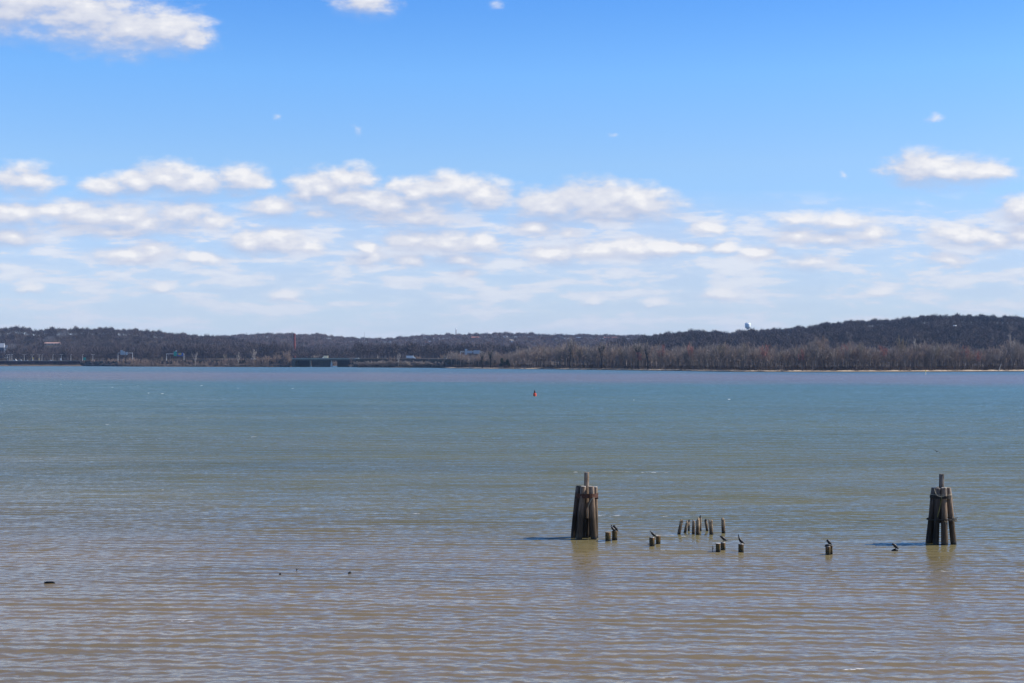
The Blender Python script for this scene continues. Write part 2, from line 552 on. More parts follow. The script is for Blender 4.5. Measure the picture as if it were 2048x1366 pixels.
def terrain(px, Y):
    """ground height at a bearing (px) and distance Y"""
    px = np.asarray(px, float)
    Y = np.asarray(Y, float)
    s = SHORE_Y(px)
    d = Y - s
    base = np.interp(d, [-60, -8, 0, 5, 12, 30, 200], [-1.8, -0.6, -0.05, 0.5, 1.15, 1.9, 2.6])
    base = np.where(base > 0, base * (0.80 + 0.38 * np.sin(px * 0.21) * np.sin(px * 0.083 + 1) + 0.15 * np.sin(px * 0.61)), base)
    cause = np.where(px < 880, sstep(10, 26, d) * 4.0, 0)
    base = base + cause
    xw = (px - 1024) / F * Y
    wob = 5.0 * np.sin(xw / 210 + Y / 330) + 3.5 * np.sin(xw / 90 - Y / 140 + 1) + 2 * np.sin(xw / 47 + 2)
    def rid(sk, ry, y0, p=1.0, w=1.0):
        h = CAM_H - (sk(px) - HORIZON) / F * ry - TH
        r = sstep(y0, ry, Y) ** p
        fall = 1 - 0.25 * sstep(ry, ry + 1500, Y)
        return (h + wob * w * 0.35) * r * fall
    L = rid(SKY_L, RY_L, 2650)
    C = rid(SKY_C, RY_C, 2900, 0.85, 0.8)
    Rr = rid(SKY_R, RY_R, 1750)
    M = np.where(px < 1000, 13.0, 13.0 * np.clip((1250 - px) / 250, 0, 1)) * sstep(s + 150, s + 300, Y)
    return np.maximum.reduce([base, L, C, Rr, M])


def ground_material():
    m = bpy.data.materials.new('river_bank_ground')
    m.use_nodes = True
    t = NT(m.node_tree)
    bs = t.n['Principled BSDF']
    geo = t.node('ShaderNodeNewGeometry')
    pos = geo.outputs['Position']
    x, y, z = t.sep(pos)
    n1, _ = t.noise(t.v('MULTIPLY', pos, (0.05, 0.05, 0.4)), 1.0, 5, 0.65)
    n2, _ = t.noise(pos, 0.6, 4, 0.6)
    litter = t.ramp(n1, [(0.3, (0.03, 0.023, 0.018)), (0.7, (0.07, 0.053, 0.038))])
    sand = t.ramp(n2, [(0.3, (0.22, 0.165, 0.12)), (0.7, (0.46, 0.37, 0.28))])
    rocks = t.ramp(n2, [(0.35, (0.04, 0.034, 0.028)), (0.65, (0.20, 0.14, 0.10))])
    hgt = t.m('ADD', z, t.m('MULTIPLY', t.m('SUBTRACT', n1, 0.5), 1.6))
    at = t.node('ShaderNodeAttribute', attribute_name='sand')
    low = t.mix(at.outputs['Fac'], rocks, sand)
    c = t.mix(t.mr(hgt, 0.95, 1.25, 0, 1), low, litter)
    t.l.new(c, bs.inputs['Base Color'])
    bs.inputs['Roughness'].default_value = 0.95
    bs.inputs['Specular IOR Level'].default_value = 0.1
    return m


def build_ground():
    pxs = np.concatenate([np.arange(-3000, -60, 120), np.arange(-60, 2110, 5), np.arange(2110, 5200, 120)]).astype(float)
    off = np.array([-60, -20, -8, -3, 0, 2, 4, 6, 8, 10, 12, 16, 22, 30, 45, 70, 110, 150, 200, 260, 330, 400])
    rest = np.arange(0, 1, 1 / 60.0)
    rows = []
    s = SHORE_Y(pxs)
    for o in off:
        rows.append(s + o)
    for f in rest[1:]:
        rows.append((s + 400) * (1 - f) + 8600 * f)
    rows.append(np.full_like(pxs, 8600))
    Yg = np.array(rows)
    rg = np.random.default_rng(5)
    # ragged waterline
    jag = 3.5 * np.sin(pxs * 0.9) * np.sin(pxs * 0.23) + 2.5 * np.sin(pxs * 0.07) + rg.normal(0, 1.2, len(pxs))
    Pg = np.repeat(pxs[None, :], len(rows), 0)
    Zg = terrain(Pg, Yg)
    Ys = Yg.copy()
    Ys[:11] += jag[None, :]
    Xg = (Pg - 1024) / F * Ys
    n, nc = Yg.shape
    V = np.stack([Xg, Ys, Zg], -1).reshape(-1, 3)
    # one river bed and apron under the water and behind the viewer
    i = np.arange(n - 1)[:, None] * nc + np.arange(nc - 1)[None, :]
    Fc = np.stack([i, i + 1, i + nc + 1, i + nc], -1).reshape(-1, 4)
    fr = V[:nc].copy()
    bed = fr.copy()
    bed[:, 1] = -100
    b0 = len(V)
    V = np.concatenate([V, bed])
    bed[:, 0] = np.linspace(fr[0, 0], fr[-1, 0], nc)
    V[b0:] = bed
    V[b0:, 2] = -1.9
    j = np.arange(nc - 1)
    Fb = np.stack([b0 + j, b0 + j + 1, j + 1, j], -1)
    Fc = np.concatenate([Fc, Fb])
    o = np_mesh('ground', V, Fc, ground_material(), smooth=True)
    a = o.data.attributes.new('sand', 'FLOAT', 'POINT')
    sand = np.clip((Pg - 840) / 60, 0, 1).reshape(-1)
    a.data.foreach_set('value', np.concatenate([sand, np.zeros(nc)]).astype(np.float32))
    tag(o, kind='structure')


build_ground()


# ------------------------------------------------------------------ haze
def build_haze():
    x0, x1, y0, y1, z0, z1 = -9500, 9500, -130, 8800, -3.4, 170
    mb = MB().box(x0, x1, y0, y1, z0, z1)
    m = bpy.data.materials.new('haze_air')
    m.use_nodes = True
    t = NT(m.node_tree)
    t.n.clear()
    pv = t.node('ShaderNodeVolumePrincipled')
    pv.inputs['Color'].default_value = (0.38, 0.60, 1.0, 1)
    pv.inputs['Density'].default_value = HAZE
    pv.inputs['Anisotropy'].default_value = 0.0
    out = t.node('ShaderNodeOutputMaterial')
    t.l.new(pv.outputs[0], out.inputs['Volume'])
    o = mb.build('haze', m)
    tag(o, kind='stuff')
    o['label'] = 'thin blue haze hanging over the river and hills'
    o['category'] = 'haze'


HAZE = 0.33e-4
build_haze()


# ------------------------------------------------------------------ weathered piles and birds
def wood_material(name, dry, wet, tide=0.7, fade=0.35):
    """grey weathered pile, darker and browner where the tide wets it"""
    m = bpy.data.materials.new(name)
    m.use_nodes = True
    t = NT(m.node_tree)
    bs = t.n['Principled BSDF']
    geo = t.node('ShaderNodeNewGeometry')
    pos = geo.outputs['Position']
    x, y, z = t.sep(pos)
    g, _ = t.noise(t.v('MULTIPLY', pos, (14, 14, 0.9)), 1.0, 5, 0.65)
    b, _ = t.noise(t.v('MULTIPLY', pos, (2.2, 2.2, 1.6)), 1.0, 4, 0.6)
    dryc = t.ramp(g, [(0.3, tuple(v * 0.22 for v in dry)), (0.55, dry), (0.8, tuple(min(1, v * 1.5) for v in dry))])
    wetc = t.ramp(g, [(0.3, tuple(v * 0.22 for v in wet)), (0.7, wet)])
    lvl = t.m('ADD', z, t.m('MULTIPLY', t.m('SUBTRACT', b, 0.5), 0.9))
    c = t.mix(t.mr(lvl, tide, tide + fade, 0, 1), wetc, dryc)
    wn, _ = t.noise(t.v('MULTIPLY', pos, (9, 9, 1.2)), 1.0, 3, 0.7)
    c = t.mix(t.m('MULTIPLY', t.mr(lvl, 2.3, 3.2, 0, 0.45), t.mr(wn, 0.42, 0.62, 0, 1)), c, (0.42, 0.39, 0.36))
    c = t.mix(t.mr(z, 0.05, 0.20, 1, 0), c, (0.012, 0.011, 0.009))
    t.l.new(c, bs.inputs['Base Color'])
    t.l.new(t.mr(z, 0.1, 0.4, 0.35, 0.85), bs.inputs['Roughness'])
    bs.inputs['Specular IOR Level'].default_value = 0.25
    bp = t.node('ShaderNodeBump')
    bp.inputs['Strength'].default_value = 0.6
    bp.inputs['Distance'].default_value = 0.03
    t.l.new(g, bp.inputs['Height'])
    t.l.new(bp.outputs[0], bs.inputs['Normal'])
    return m


WOOD_BROWN = wood_material('weathered_brown_pile_wood', (0.21, 0.145, 0.10), (0.105, 0.072, 0.045), 1.2, 0.8)
WOOD_DARK = wood_material('creosoted_pile_wood', (0.085, 0.062, 0.05), (0.045, 0.033, 0.022), 1.2, 0.8)
WOOD_PALE = wood_material('bleached_stub_wood', (0.36, 0.27, 0.18), (0.17, 0.115, 0.07), 0.30, 0.3)
WOOD_OCHRE = wood_material('algae_stained_stub_wood', (0.19, 0.10, 0.045), (0.12, 0.085, 0.03), 0.25, 0.3)
DROPPINGS = material('bird_whitened_wood', (0.50, 0.47, 0.43), 0.9, 0.3, 9.0, 0.2)
BAND_RUST = material('rusty_band', (0.085, 0.035, 0.022), 0.8, 0.35, 12.0, 0.3)
BAND_DARK = material('tarred_cable_band', (0.022, 0.018, 0.016), 0.7, 0.3, 12.0, 0.3)
ROPE_PALE = material('pale_rope', (0.36, 0.32, 0.25), 0.9, 0.3, 40.0, 0.2)
ROPE_GREEN = material('weedy_green_rope', (0.17, 0.15, 0.05), 0.9, 0.4, 40.0, 0.2)
FEATHER = material('black_feathers', (0.016, 0.015, 0.017), 0.5, 0.4, 30.0, 0.4)
BEAK = material('grey_beak', (0.10, 0.085, 0.06), 0.5, 0.2, 30.0, 0.4)


def pile_mb(xb, yb, zb, xt, yt, zt, rb, rt, seed, jag=0.0, n=14, seg=9, bend=0.0):
    r = random.Random(seed)
    pts, rad = [], []
    bx, by = r.uniform(-1, 1) * bend, r.uniform(-1, 1) * bend
    for i in range(seg + 1):
        f = i / seg
        w = math.sin(f * math.pi)
        pts.append((xb + (xt - xb) * f + bx * w, yb + (yt - yb) * f + by * w, zb + (zt - zb) * f))
        rad.append((rb + (rt - rb) * f) * (1 + r.uniform(-.035, .035)))
    return MB().loft(pts, rad, n, jitter=0.05, seed=seed, jag=jag)


def dolphin(name, px, py, label, piles, post, k, group):
    """piles: (x offset at the foot in view pixels, x offset at the top, top py, depth offset foot, depth top, radius px, material)"""
    Y = water_dist(py)
    s = Y / F
    root = empty(name, (X(px, Y), Y, 0))
    tag(root, label, 'mooring dolphin', group)
    tops = []
    for i, (a, b, ty, ya, yb, r, mt) in enumerate(piles):
        zt = Zp(ty, Y)
        xa, xb = a * s, b * s
        # run the pile on below the water
        e = -1.2 / zt
        mb = pile_mb(xa + (xb - xa) * e, ya + (yb - ya) * e, -1.2, xb, yb, zt, r * s * 1.06, r * s * 0.95, k * 31 + i, n=14, bend=0.02)
        o = mb.build('pile', mt, root, smooth=False)
        cap = MB().loft([(xb, yb, zt - 0.02), (xb, yb, zt + 0.018)], [r * s * 0.93, r * s * 0.84], 14, jitter=0.06, seed=i + k).build('cut_top', DROPPINGS if (i + k) % 2 == 0 else mt, o)
        tops.append((xb, yb, zt))
    a, b, ty, yy, r, mt = post
    zt = Zp(ty, Y)
    o = pile_mb(a * s, yy, 1.2, b * s, yy, zt, r * s, r * s * 0.97, k * 77, n=14, seg=6).build('center_post', mt, root)
    return root, Y, s


def ring(root, name, mat, zc, h, cx, cy, rx, ry, thick, tilt=0.0, bumps=0.0, n=28, seed=0):
    """a flat band hugging the cluster"""
    r = random.Random(seed)
    v, f = [], []
    for i in range(n):
        th = 2 * math.pi * i / n
        q = 1 + bumps * math.cos(th * 6) + r.uniform(-.01, .01)
        for (dr, dz) in ((0, -h / 2), (thick, -h / 2), (thick, h / 2), (0, h / 2)):
            v.append((cx + (rx * q + dr) * math.cos(th), cy + (ry * q + dr) * math.sin(th), zc + dz + tilt * math.cos(th)))
    for i in range(n):
        j = (i + 1) % n
        for q in range(4):
            q2 = (q + 1) % 4
            f.append([i * 4 + q, j * 4 + q, j * 4 + q2, i * 4 + q2])
    return mesh_obj(name, v, f, mat, root)


def rope(root, name, mat, pts, r=0.014, n=6):
    """catmull-rom rope through points"""
    P = [Vector(p) for p in pts]
    out = []
    for i in range(len(P) - 1):
        p0, p1, p2, p3 = P[max(i - 1, 0)], P[i], P[i + 1], P[min(i + 2, len(P) - 1)]
        for q in range(6):
            t = q / 6
            out.append(0.5 * ((2 * p1) + (p2 - p0) * t + (2 * p0 - 5 * p1 + 4 * p2 - p3) * t * t + (3 * p1 - p0 - 3 * p2 + p3) * t ** 3))
    out.append(P[-1])
    return MB().loft(out, [r * (1 + 0.25 * (i % 2)) for i in range(len(out))], n).build(name, mat, root)


def build_dolphins():
    grp = 'mooring dolphins standing in the river'
    # left dolphin, measured about px 1170, water line 1076
    P = [(-24, -14, 972, 0.0, 0.0, 5.0, WOOD_DARK), (-12.5, -4.5, 972, -0.42, -0.30, 5.6, WOOD_BROWN), (16.5, 11.5, 972.5, -0.40, -0.30, 5.8, WOOD_BROWN),
         (21.5, 20.5, 974, 0.15, 0.10, 4.6, WOOD_BROWN), (-2.5, 1.0, 973, 0.10, 0.0, 4.0, WOOD_DARK), (4.5, 5.0, 974, 0.35, 0.12, 3.8, WOOD_DARK),
         (-14, -6, 973, 0.55, 0.34, 4.6, WOOD_DARK), (12, 11, 974, 0.55, 0.36, 4.6, WOOD_DARK)]
    root, Y, s = dolphin('mooring_dolphin', 1170.5, 1076, 'upright cluster of brown timber piles with a wide rusty band, left of two',
                         P, (2.2, 2.8, 944.5, 0.0, 5.0, WOOD_BROWN), 1, grp)
    zb = Zp(990.5, Y)
    ring(root, 'iron_band', BAND_RUST, zb, 8.5 * s, 3.2 * s, 0.02, 21.6 * s, 0.545, 0.02, bumps=0.03, seed=1)
    x = lambda p: (p - 1170.5) * s
    rope(root, 'rope', ROPE_PALE, [(x(1188), -0.60, Zp(993.5, Y)), (x(1183), -0.60, Zp(995.5, Y)), (x(1178.5), -0.60, Zp(1003, Y)), (x(1176), -0.50, Zp(1012, Y)), (x(1175), -0.42, Zp(1021, Y)), (x(1174.6), -0.38, Zp(1031, Y))], 0.021)
    # stub of a bolt on the band, right side
    MB().loft([(x(1190), -0.1, Zp(997, Y)), (x(1196.5), -0.12, Zp(995.5, Y))], [0.035, 0.05], 8).build('bolt', BAND_RUST, root)

    # right dolphin about px 1881, water line 1087.5
    P = [(-25.5, -13.5, 975.5, 0.0, 0.0, 5.2, WOOD_DARK), (-13, -8, 976, -0.36, -0.28, 5.6, WOOD_DARK), (2.2, 3.0, 975, -0.55, -0.34, 6.0, WOOD_BROWN),
         (23, 13.5, 975.5, -0.30, -0.18, 5.8, WOOD_BROWN), (11.5, 8.5, 976, 0.10, 0.05, 5.0, WOOD_DARK), (-6.2, -4, 976, 0.40, 0.26, 5.0, WOOD_DARK),
         (14, 9, 976, 0.62, 0.34, 4.6, WOOD_DARK), (-17, -11, 977, 0.42, 0.24, 4.6, WOOD_DARK)]
    root, Y, s = dolphin('mooring_dolphin', 1881, 1087.5, 'splayed dark cluster of timber piles draped with frayed ropes, rightmost object standing in the water',
                         P, (2.0, 2.2, 948, 0.0, 5.0, WOOD_DARK), 2, grp)
    x = lambda p: (p - 1881) * s
    ring(root, 'cable_band', BAND_DARK, Zp(993, Y), 5.5 * s, 0.5 * s, -0.02, 20.6 * s, 0.60, 0.02, bumps=0.03, seed=3)
    ring(root, 'rope_band', ROPE_PALE, Zp(988.2, Y), 0.9 * s, 1.0 * s, -0.02, 19.8 * s, 0.59, 0.025, bumps=0.03, seed=4)
    ring(root, 'cable_band', BAND_DARK, Zp(1037.5, Y), 2.4 * s, -1.0 * s, 0.0, 25.5 * s, 0.70, 0.02, bumps=0.03, tilt=0.02, seed=5)
    rope(root, 'rope', ROPE_PALE, [(x(1864.5), -0.42, Zp(976, Y)), (x(1866), -0.52, Zp(985, Y)), (x(1871), -0.58, Zp(990.5, Y)), (x(1878), -0.66, Zp(991, Y)), (x(1884.5), -0.66, Zp(987, Y)), (x(1886), -0.62, Zp(976, Y)), (x(1882), -0.5, Zp(973.2, Y))], 0.018)
    rope(root, 'rope', ROPE_GREEN, [(x(1877), -0.62, Zp(990, Y)), (x(1875.5), -0.60, Zp(1001, Y)), (x(1873.5), -0.60, Zp(1012, Y)), (x(1870.5), -0.60, Zp(1024, Y)), (x(1868.5), -0.62, Zp(1032, Y))], 0.022)
    rope(root, 'rope', ROPE_PALE, [(x(1901.5), -0.15, Zp(988, Y)), (x(1904.5), -0.18, Zp(1003, Y)), (x(1907.5), -0.25, Zp(1020, Y)), (x(1909.5), -0.30, Zp(1032, Y))], 0.012)
    r = random.Random(9)
    pts = []
    for i in range(26):     # frayed tangle hanging on the right hand pile
        pts.append((x(1904 + r.uniform(-6, 6)), -0.44 - r.uniform(0, 0.08), Zp(1037 + r.uniform(-6, 7) * (1 if i % 3 else .5), Y)))
    rope(root, 'rope_tangle', ROPE_PALE, pts, 0.012, 5)
    rope(root, 'rope', ROPE_PALE, [(x(1881), -0.68, Zp(1038, Y)), (x(1883), -0.66, Zp(1040, Y)), (x(1885), -0.66, Zp(1043, Y)), (x(1884), -0.66, Zp(1046, Y))], 0.014)


build_dolphins()


def build_pilings():
    g1 = 'splintered old pilings in a loose row'
    #  foot x, foot y, top x, top y, width px, label
    old = [
        (1357.6, 1068.8, 1363.4, 1038.5, 7.4, 'leftmost splintered piling of the loose row, leaning right with a hooked tip'),
        (1370.0, 1065.2, 1375.5, 1040.0, 6.0, 'thin splintered piling leaning right, second from the left in the loose row'),
        (1376.8, 1061.2, 1378.2, 1039.0, 4.2, 'slender dark piling partly behind the leaning second piling of the loose row'),
        (1386.6, 1068.2, 1387.3, 1039.0, 6.6, 'pointed upright piling left of the thick one in the middle of the loose row'),
        (1394.6, 1069.8, 1396.2, 1035.0, 8.6, 'thickest splintered piling in the middle of the loose row, with a forked top'),
        (1401.4, 1061.2, 1400.2, 1030.0, 5.2, 'tallest thin spiky piling, just behind the thick one of the loose row'),
        (1414.0, 1062.2, 1410.8, 1037.2, 6.0, 'short flat-topped piling leaning left, in the gap right of the tallest spike'),
        (1423.6, 1069.2, 1421.0, 1038.5, 8.4, 'thick piling with a deeply split top, second from right in the loose row'),
        (1446.8, 1066.2, 1446.0, 1035.2, 8.0, 'lone upright grey piling at the right end of the loose row'),
    ]
    for i, (fx, fy, tx, ty, w, lab) in enumerate(old):
        Y = water_dist(fy)
        s = Y / F
        zt = Zp(ty, Y)
        root = empty('old_piling', (X(fx, Y), Y, 0))
        tag(root, lab, 'piling', g1)
        dx = (tx - fx) * s
        e = -0.8 / zt
        r = w * s / 2
        mb = pile_mb(dx * e, 0, -0.8, dx * 0.86, 0.0, zt * 0.84, r * 1.02, r * 0.9, 50 + i, jag=0.05, n=12, seg=8, bend=0.02)
        mb.build('shaft', WOOD_PALE, root)
        # splinters standing on the rotten head
        rr = random.Random(80 + i)
        sp = MB()
        k = 2 if i in (2, 5) else 3
        for q in range(k):
            a = rr.uniform(0, 6.28) if k > 1 else 0
            d = r * 0.5
            hx, hy = math.cos(a) * d, math.sin(a) * d
            if i == 7:
                hx = (-1, 1, 0.8)[q] * r * 0.6
            top = zt * (1.0 if q == 0 else rr.uniform(0.92, 0.99))
            sp.loft([(dx * 0.82 + hx, hy, zt * 0.74), (dx * 0.93 + hx, hy, zt * 0.9), (dx + hx * 0.8, hy * .7, top)], [r * 0.5, r * 0.42, r * 0.16], 6, jitter=0.25, seed=i * 5 + q)
        sp.build('splintered_head', WOOD_DARK if i in (2, 5, 6) else WOOD_PALE, root)

    g2 = 'sawn-off pile stubs just above the water'
    stubs = [
        (1216.0, 1081.8, 1216.0, 1064.5, 11.0, 'stub at the foot of the left mooring dolphin, lower left of its pair', 0),
        (1229.0, 1079.0, 1229.5, 1062.5, 10.5, 'stub bearing two cormorants, upper right of the pair beside the left dolphin', 1),
        (1304.2, 1091.8, 1304.0, 1075.0, 10.8, 'reddish brown stub under a leaning cormorant, below the leftmost splintered piling', 0),
        (1316.2, 1088.6, 1316.6, 1072.2, 9.8, 'empty olive stub just right of the reddish brown stub with a leaning cormorant', 1),
        (1436.0, 1103.4, 1436.2, 1087.0, 9.8, 'empty white-topped stub, left of the touching pair below the lone grey piling', 0),
        (1446.0, 1100.6, 1446.2, 1085.2, 9.6, 'stub bearing the grey-backed cormorant, right one of the touching pair below the lone grey piling', 1),
        (1481.6, 1104.4, 1482.2, 1088.0, 11.2, 'single stub under a cormorant with its neck stretched upright', 0),
        (1655.6, 1110.0, 1655.8, 1093.0, 10.2, 'front stub of the isolated pair between the upright cormorant and the right dolphin', 1),
        (1662.0, 1108.4, 1662.2, 1091.5, 6.6, 'narrow orange-sided stub tucked behind the front stub of the isolated pair', 1),
    ]
    out = {}
    for i, (fx, fy, tx, ty, w, lab, om) in enumerate(stubs):
        Y = water_dist(fy)
        s = Y / F
        zt = Zp(ty, Y)
        r = w * s / 2
        root = empty('pile_stub', (X(fx, Y), Y, 0))
        tag(root, lab, 'pile stub', g2)
        pile_mb(0, 0, -0.8, (tx - fx) * s, 0, zt, r * 1.0, r * 0.98, 120 + i, n=16, seg=6).build('shaft', WOOD_OCHRE, root)
        MB().loft([((tx - fx) * s, 0, zt - 0.01), ((tx - fx) * s, 0, zt + 0.02)], [r * 0.96, r * 0.9], 16, jitter=0.05, seed=i).build('cut_top', DROPPINGS if i in (4, 6, 5, 2, 7) else WOOD_PALE, root)
        out[i] = (X(tx, Y), Y, zt + 0.02)
    return out


STUBS = build_pilings()


def perched_bird(loc, pts, radii, label, beak_dir, legs, group, leg_len=0.09, rz=0.0):
    """pts: spine from tail tip to crown in the x-z plane, metres"""
    root = empty('cormorant', loc, rz)
    tag(root, label, 'cormorant', group)
    P = [(x, 0.0, z) for x, z in pts]
    radii = [q * 1.18 for q in radii]
    # smooth the spine
    V = [Vector(p) for p in P]
    out, rad = [], []
    for i in range(len(V) - 1):
        p0, p1, p2, p3 = V[max(i - 1, 0)], V[i], V[i + 1], V[min(i + 2, len(V) - 1)]
        for q in range(4):
            t = q / 4
            out.append(0.5 * ((2 * p1) + (p2 - p0) * t + (2 * p0 - 5 * p1 + 4 * p2 - p3) * t * t + (3 * p1 - p0 - 3 * p2 + p3) * t ** 3))
            rad.append(radii[i] * (1 - t) + radii[i + 1] * t)
    out.append(V[-1])
    rad.append(radii[-1])
    hd = Vector((beak_dir[0], 0, beak_dir[1])).normalized()
    out += [V[-1] + hd * 0.015, V[-1] + hd * 0.032]
    rad += [max(0.027, radii[-1]), 0.014]
    MB().loft(out, rad, 12).build('body', FEATHER, root, smooth=True)
    # folded wing on each flank
    bi = len(pts) // 2
    for sy in (-1, 1):
        a, b = Vector(P[1]), Vector(P[bi])
        m = (a + b) / 2
        sh = Vector((0, sy * radii[bi] * 0.72, 0))
        MB().loft([a + Vector((0, sy * .02, 0.01)), m * 0.6 + a * 0.4 + sh * 0.8, m * 0.5 + b * 0.5 + sh, b + sh * 0.8],
                  [0.008, 0.042, 0.058, 0.03], 8, squash=[(0.5, 1)] * 4).build('wing', FEATHER, root, smooth=True)
    h = V[-1]
    rad[-1] = radii[-1]
    bd = Vector((beak_dir[0], 0, beak_dir[1])).normalized()
    MB().loft([h + bd * 0.02, h + bd * 0.055, h + bd * 0.10], [0.014, 0.010, 0.006], 6).build('beak', BEAK, root)
    for sy in (-1, 1):
        MB().loft([(legs[0], sy * 0.035, legs[1]), (legs[2], sy * 0.035, 0.0), (legs[2] - 0.05, sy * 0.04, 0.0)], [0.012, 0.010, 0.008], 6).build('leg', FEATHER, root)
    return root


def build_birds():
    g = 'cormorants perched on the old stubs'
    S = 0.031   # metres per view pixel out there
    x1, y1, z1 = STUBS[1]
    # the pair: left bird with a raised curved neck, right bird hunched
    perched_bird((x1 - 3.0 * S, y1 - 0.06, z1), [(0.20, -0.16), (0.12, -0.03), (0.05, 0.07), (-0.04, 0.17), (-0.10, 0.25), (-0.115, 0.31), (-0.08, 0.345)],
                 [0.006, 0.035, 0.07, 0.066, 0.034, 0.023, 0.022], 'slim cormorant with a raised curved neck, left bird of the two beside the left dolphin', (-1, 0.3), (0.03, 0.06, 0.0), g)
    perched_bird((x1 + 1.6 * S, y1 + 0.07, z1), [(0.16, -0.05), (0.10, 0.03), (0.04, 0.12), (-0.03, 0.21), (-0.08, 0.27), (-0.12, 0.275), (-0.14, 0.25)],
                 [0.006, 0.04, 0.082, 0.085, 0.06, 0.036, 0.024], 'hunched stout black cormorant, right bird of the two beside the left dolphin', (-1, -0.5), (0.02, 0.09, 0.0), g)
    x, y, z = STUBS[2]
    perched_bird((x + 1.0 * S, y, z), [(0.26, 0.02), (0.17, 0.07), (0.09, 0.13), (0.0, 0.21), (-0.07, 0.28), (-0.09, 0.32), (-0.10, 0.345)],
                 [0.006, 0.04, 0.07, 0.062, 0.034, 0.026, 0.024], 'black cormorant leaning forward on the reddish brown stub, tail over the next stub', (-1, -0.1), (0.05, 0.10, 0.0), g)
    x, y, z = STUBS[5]
    perched_bird((x - 0.5 * S, y, z), [(0.30, 0.13), (0.20, 0.11), (0.10, 0.16), (0.0, 0.25), (-0.09, 0.31), (-0.12, 0.335), (-0.135, 0.33)],
                 [0.006, 0.03, 0.07, 0.07, 0.05, 0.03, 0.02], 'grey-backed cormorant bending forward on the right stub of the touching pair', (-1, 0.3), (0.06, 0.12, 0.0), g)
    x, y, z = STUBS[6]
    perched_bird((x - 0.3 * S, y, z), [(0.22, -0.01), (0.12, 0.05), (0.03, 0.12), (-0.05, 0.22), (-0.10, 0.33), (-0.125, 0.42), (-0.135, 0.475)],
                 [0.006, 0.04, 0.078, 0.068, 0.036, 0.023, 0.021], 'black cormorant with its neck stretched straight up on the single stub', (-0.25, 1), (0.03, 0.05, 0.0), g)
    x, y, z = STUBS[7]
    perched_bird((x + 3.6 * S, y + 0.12, z + 0.02), [(0.14, -0.02), (0.08, 0.05), (0.03, 0.12), (-0.04, 0.21), (-0.09, 0.27), (-0.12, 0.27), (-0.14, 0.245)],
                 [0.006, 0.04, 0.075, 0.075, 0.055, 0.045, 0.024], 'hunched black cormorant standing above the isolated pair of stubs', (-1, -0.5), (0.02, 0.07, 0.0), g)
    perched_bird((x - 2.2 * S, y - 0.03, z), [(0.30, 0.02), (0.20, 0.05), (0.10, 0.06), (0.0, 0.045), (-0.04, 0.03), (-0.065, 0.02), (-0.08, 0.0)],
                 [0.006, 0.03, 0.05, 0.06, 0.06, 0.045, 0.03], 'small crouching dark bird lying low across the front stub of the isolated pair', (-1, -0.4), (0.06, 0.04, 0.0), g)
    Y = water_dist(1102.0)
    # the lone bird on an awash stub
    o = MB().loft([(-0.13, 0, -0.35), (-0.10, 0, 0.02), (-0.02, 0, 0.055), (0.10, 0, 0.05), (0.16, 0, -0.3)], [0.10, 0.09, 0.08, 0.08, 0.1], 10, jitter=0.15, seed=4).build('sunken_stump', WOOD_DARK, loc=(X(1789.5, Y), Y, 0))
    tag(o, 'dark stump barely awash under the solitary cormorant', 'stump')
    perched_bird((X(1790, Y), Y, 0.11), [(0.23, 0.01), (0.15, 0.05), (0.07, 0.12), (-0.01, 0.20), (-0.08, 0.26), (-0.13, 0.275), (-0.155, 0.25)],
                 [0.006, 0.035, 0.07, 0.075, 0.055, 0.045, 0.026], 'solitary black cormorant on a sunken stump nearest to the right dolphin', (-1, -0.6), (0.05, 0.04, 0.0), g)


build_birds()


def flying_bird(px, py, Y, span_px, label, name='flying_bird', tilt=0.45, flap=0.25, cat='bird', group='birds on the wing'):
    s = Y / F
    w = span_px * s / 2
    root = empty(name, (X(px, Y), Y, Zp(py, Y)))
    tag(root, label, cat, group)
    k = w / 0.5
    MB().loft([(0.06 * k, 0.26 * k, 0.0), (0.03 * k, 0.12 * k, 0.0), (0, 0.0, 0.0), (-0.02 * k, -0.14 * k, 0.01), (-0.02 * k, -0.24 * k, 0.02)],
              [0.02 * k, 0.05 * k, 0.075 * k, 0.05 * k, 0.015 * k], 10).build('body', FEATHER, root, smooth=True)
    for sx in (-1, 1):
        pts, sq, rd = [], [], []
        for f in (0, 0.2, 0.45, 0.7, 0.88, 1.0):
            z = (math.sin(f * 2.3) * flap - 0.30 * f * f) * w
            pts.append((sx * f * w, -0.02 * k + 0.10 * f * f * k, z - sx * f * w * tilt))
            rd.append(0.12 * k * (1 - 0.8 * f ** 2))
            sq.append((1.0, 0.22))
        MB().loft(pts, rd, 8, squash=sq).build('wing', FEATHER, root, smooth=True)
    return root


flying_bird(1873.5, 903.0, 95.0, 15.5, 'dark bird gliding on bent wings above the right mooring dolphin')
flying_bird(1747, 1303.5, 47.0, 9.0, 'small dark bird skimming the brown water at the bottom right', tilt=0.1)


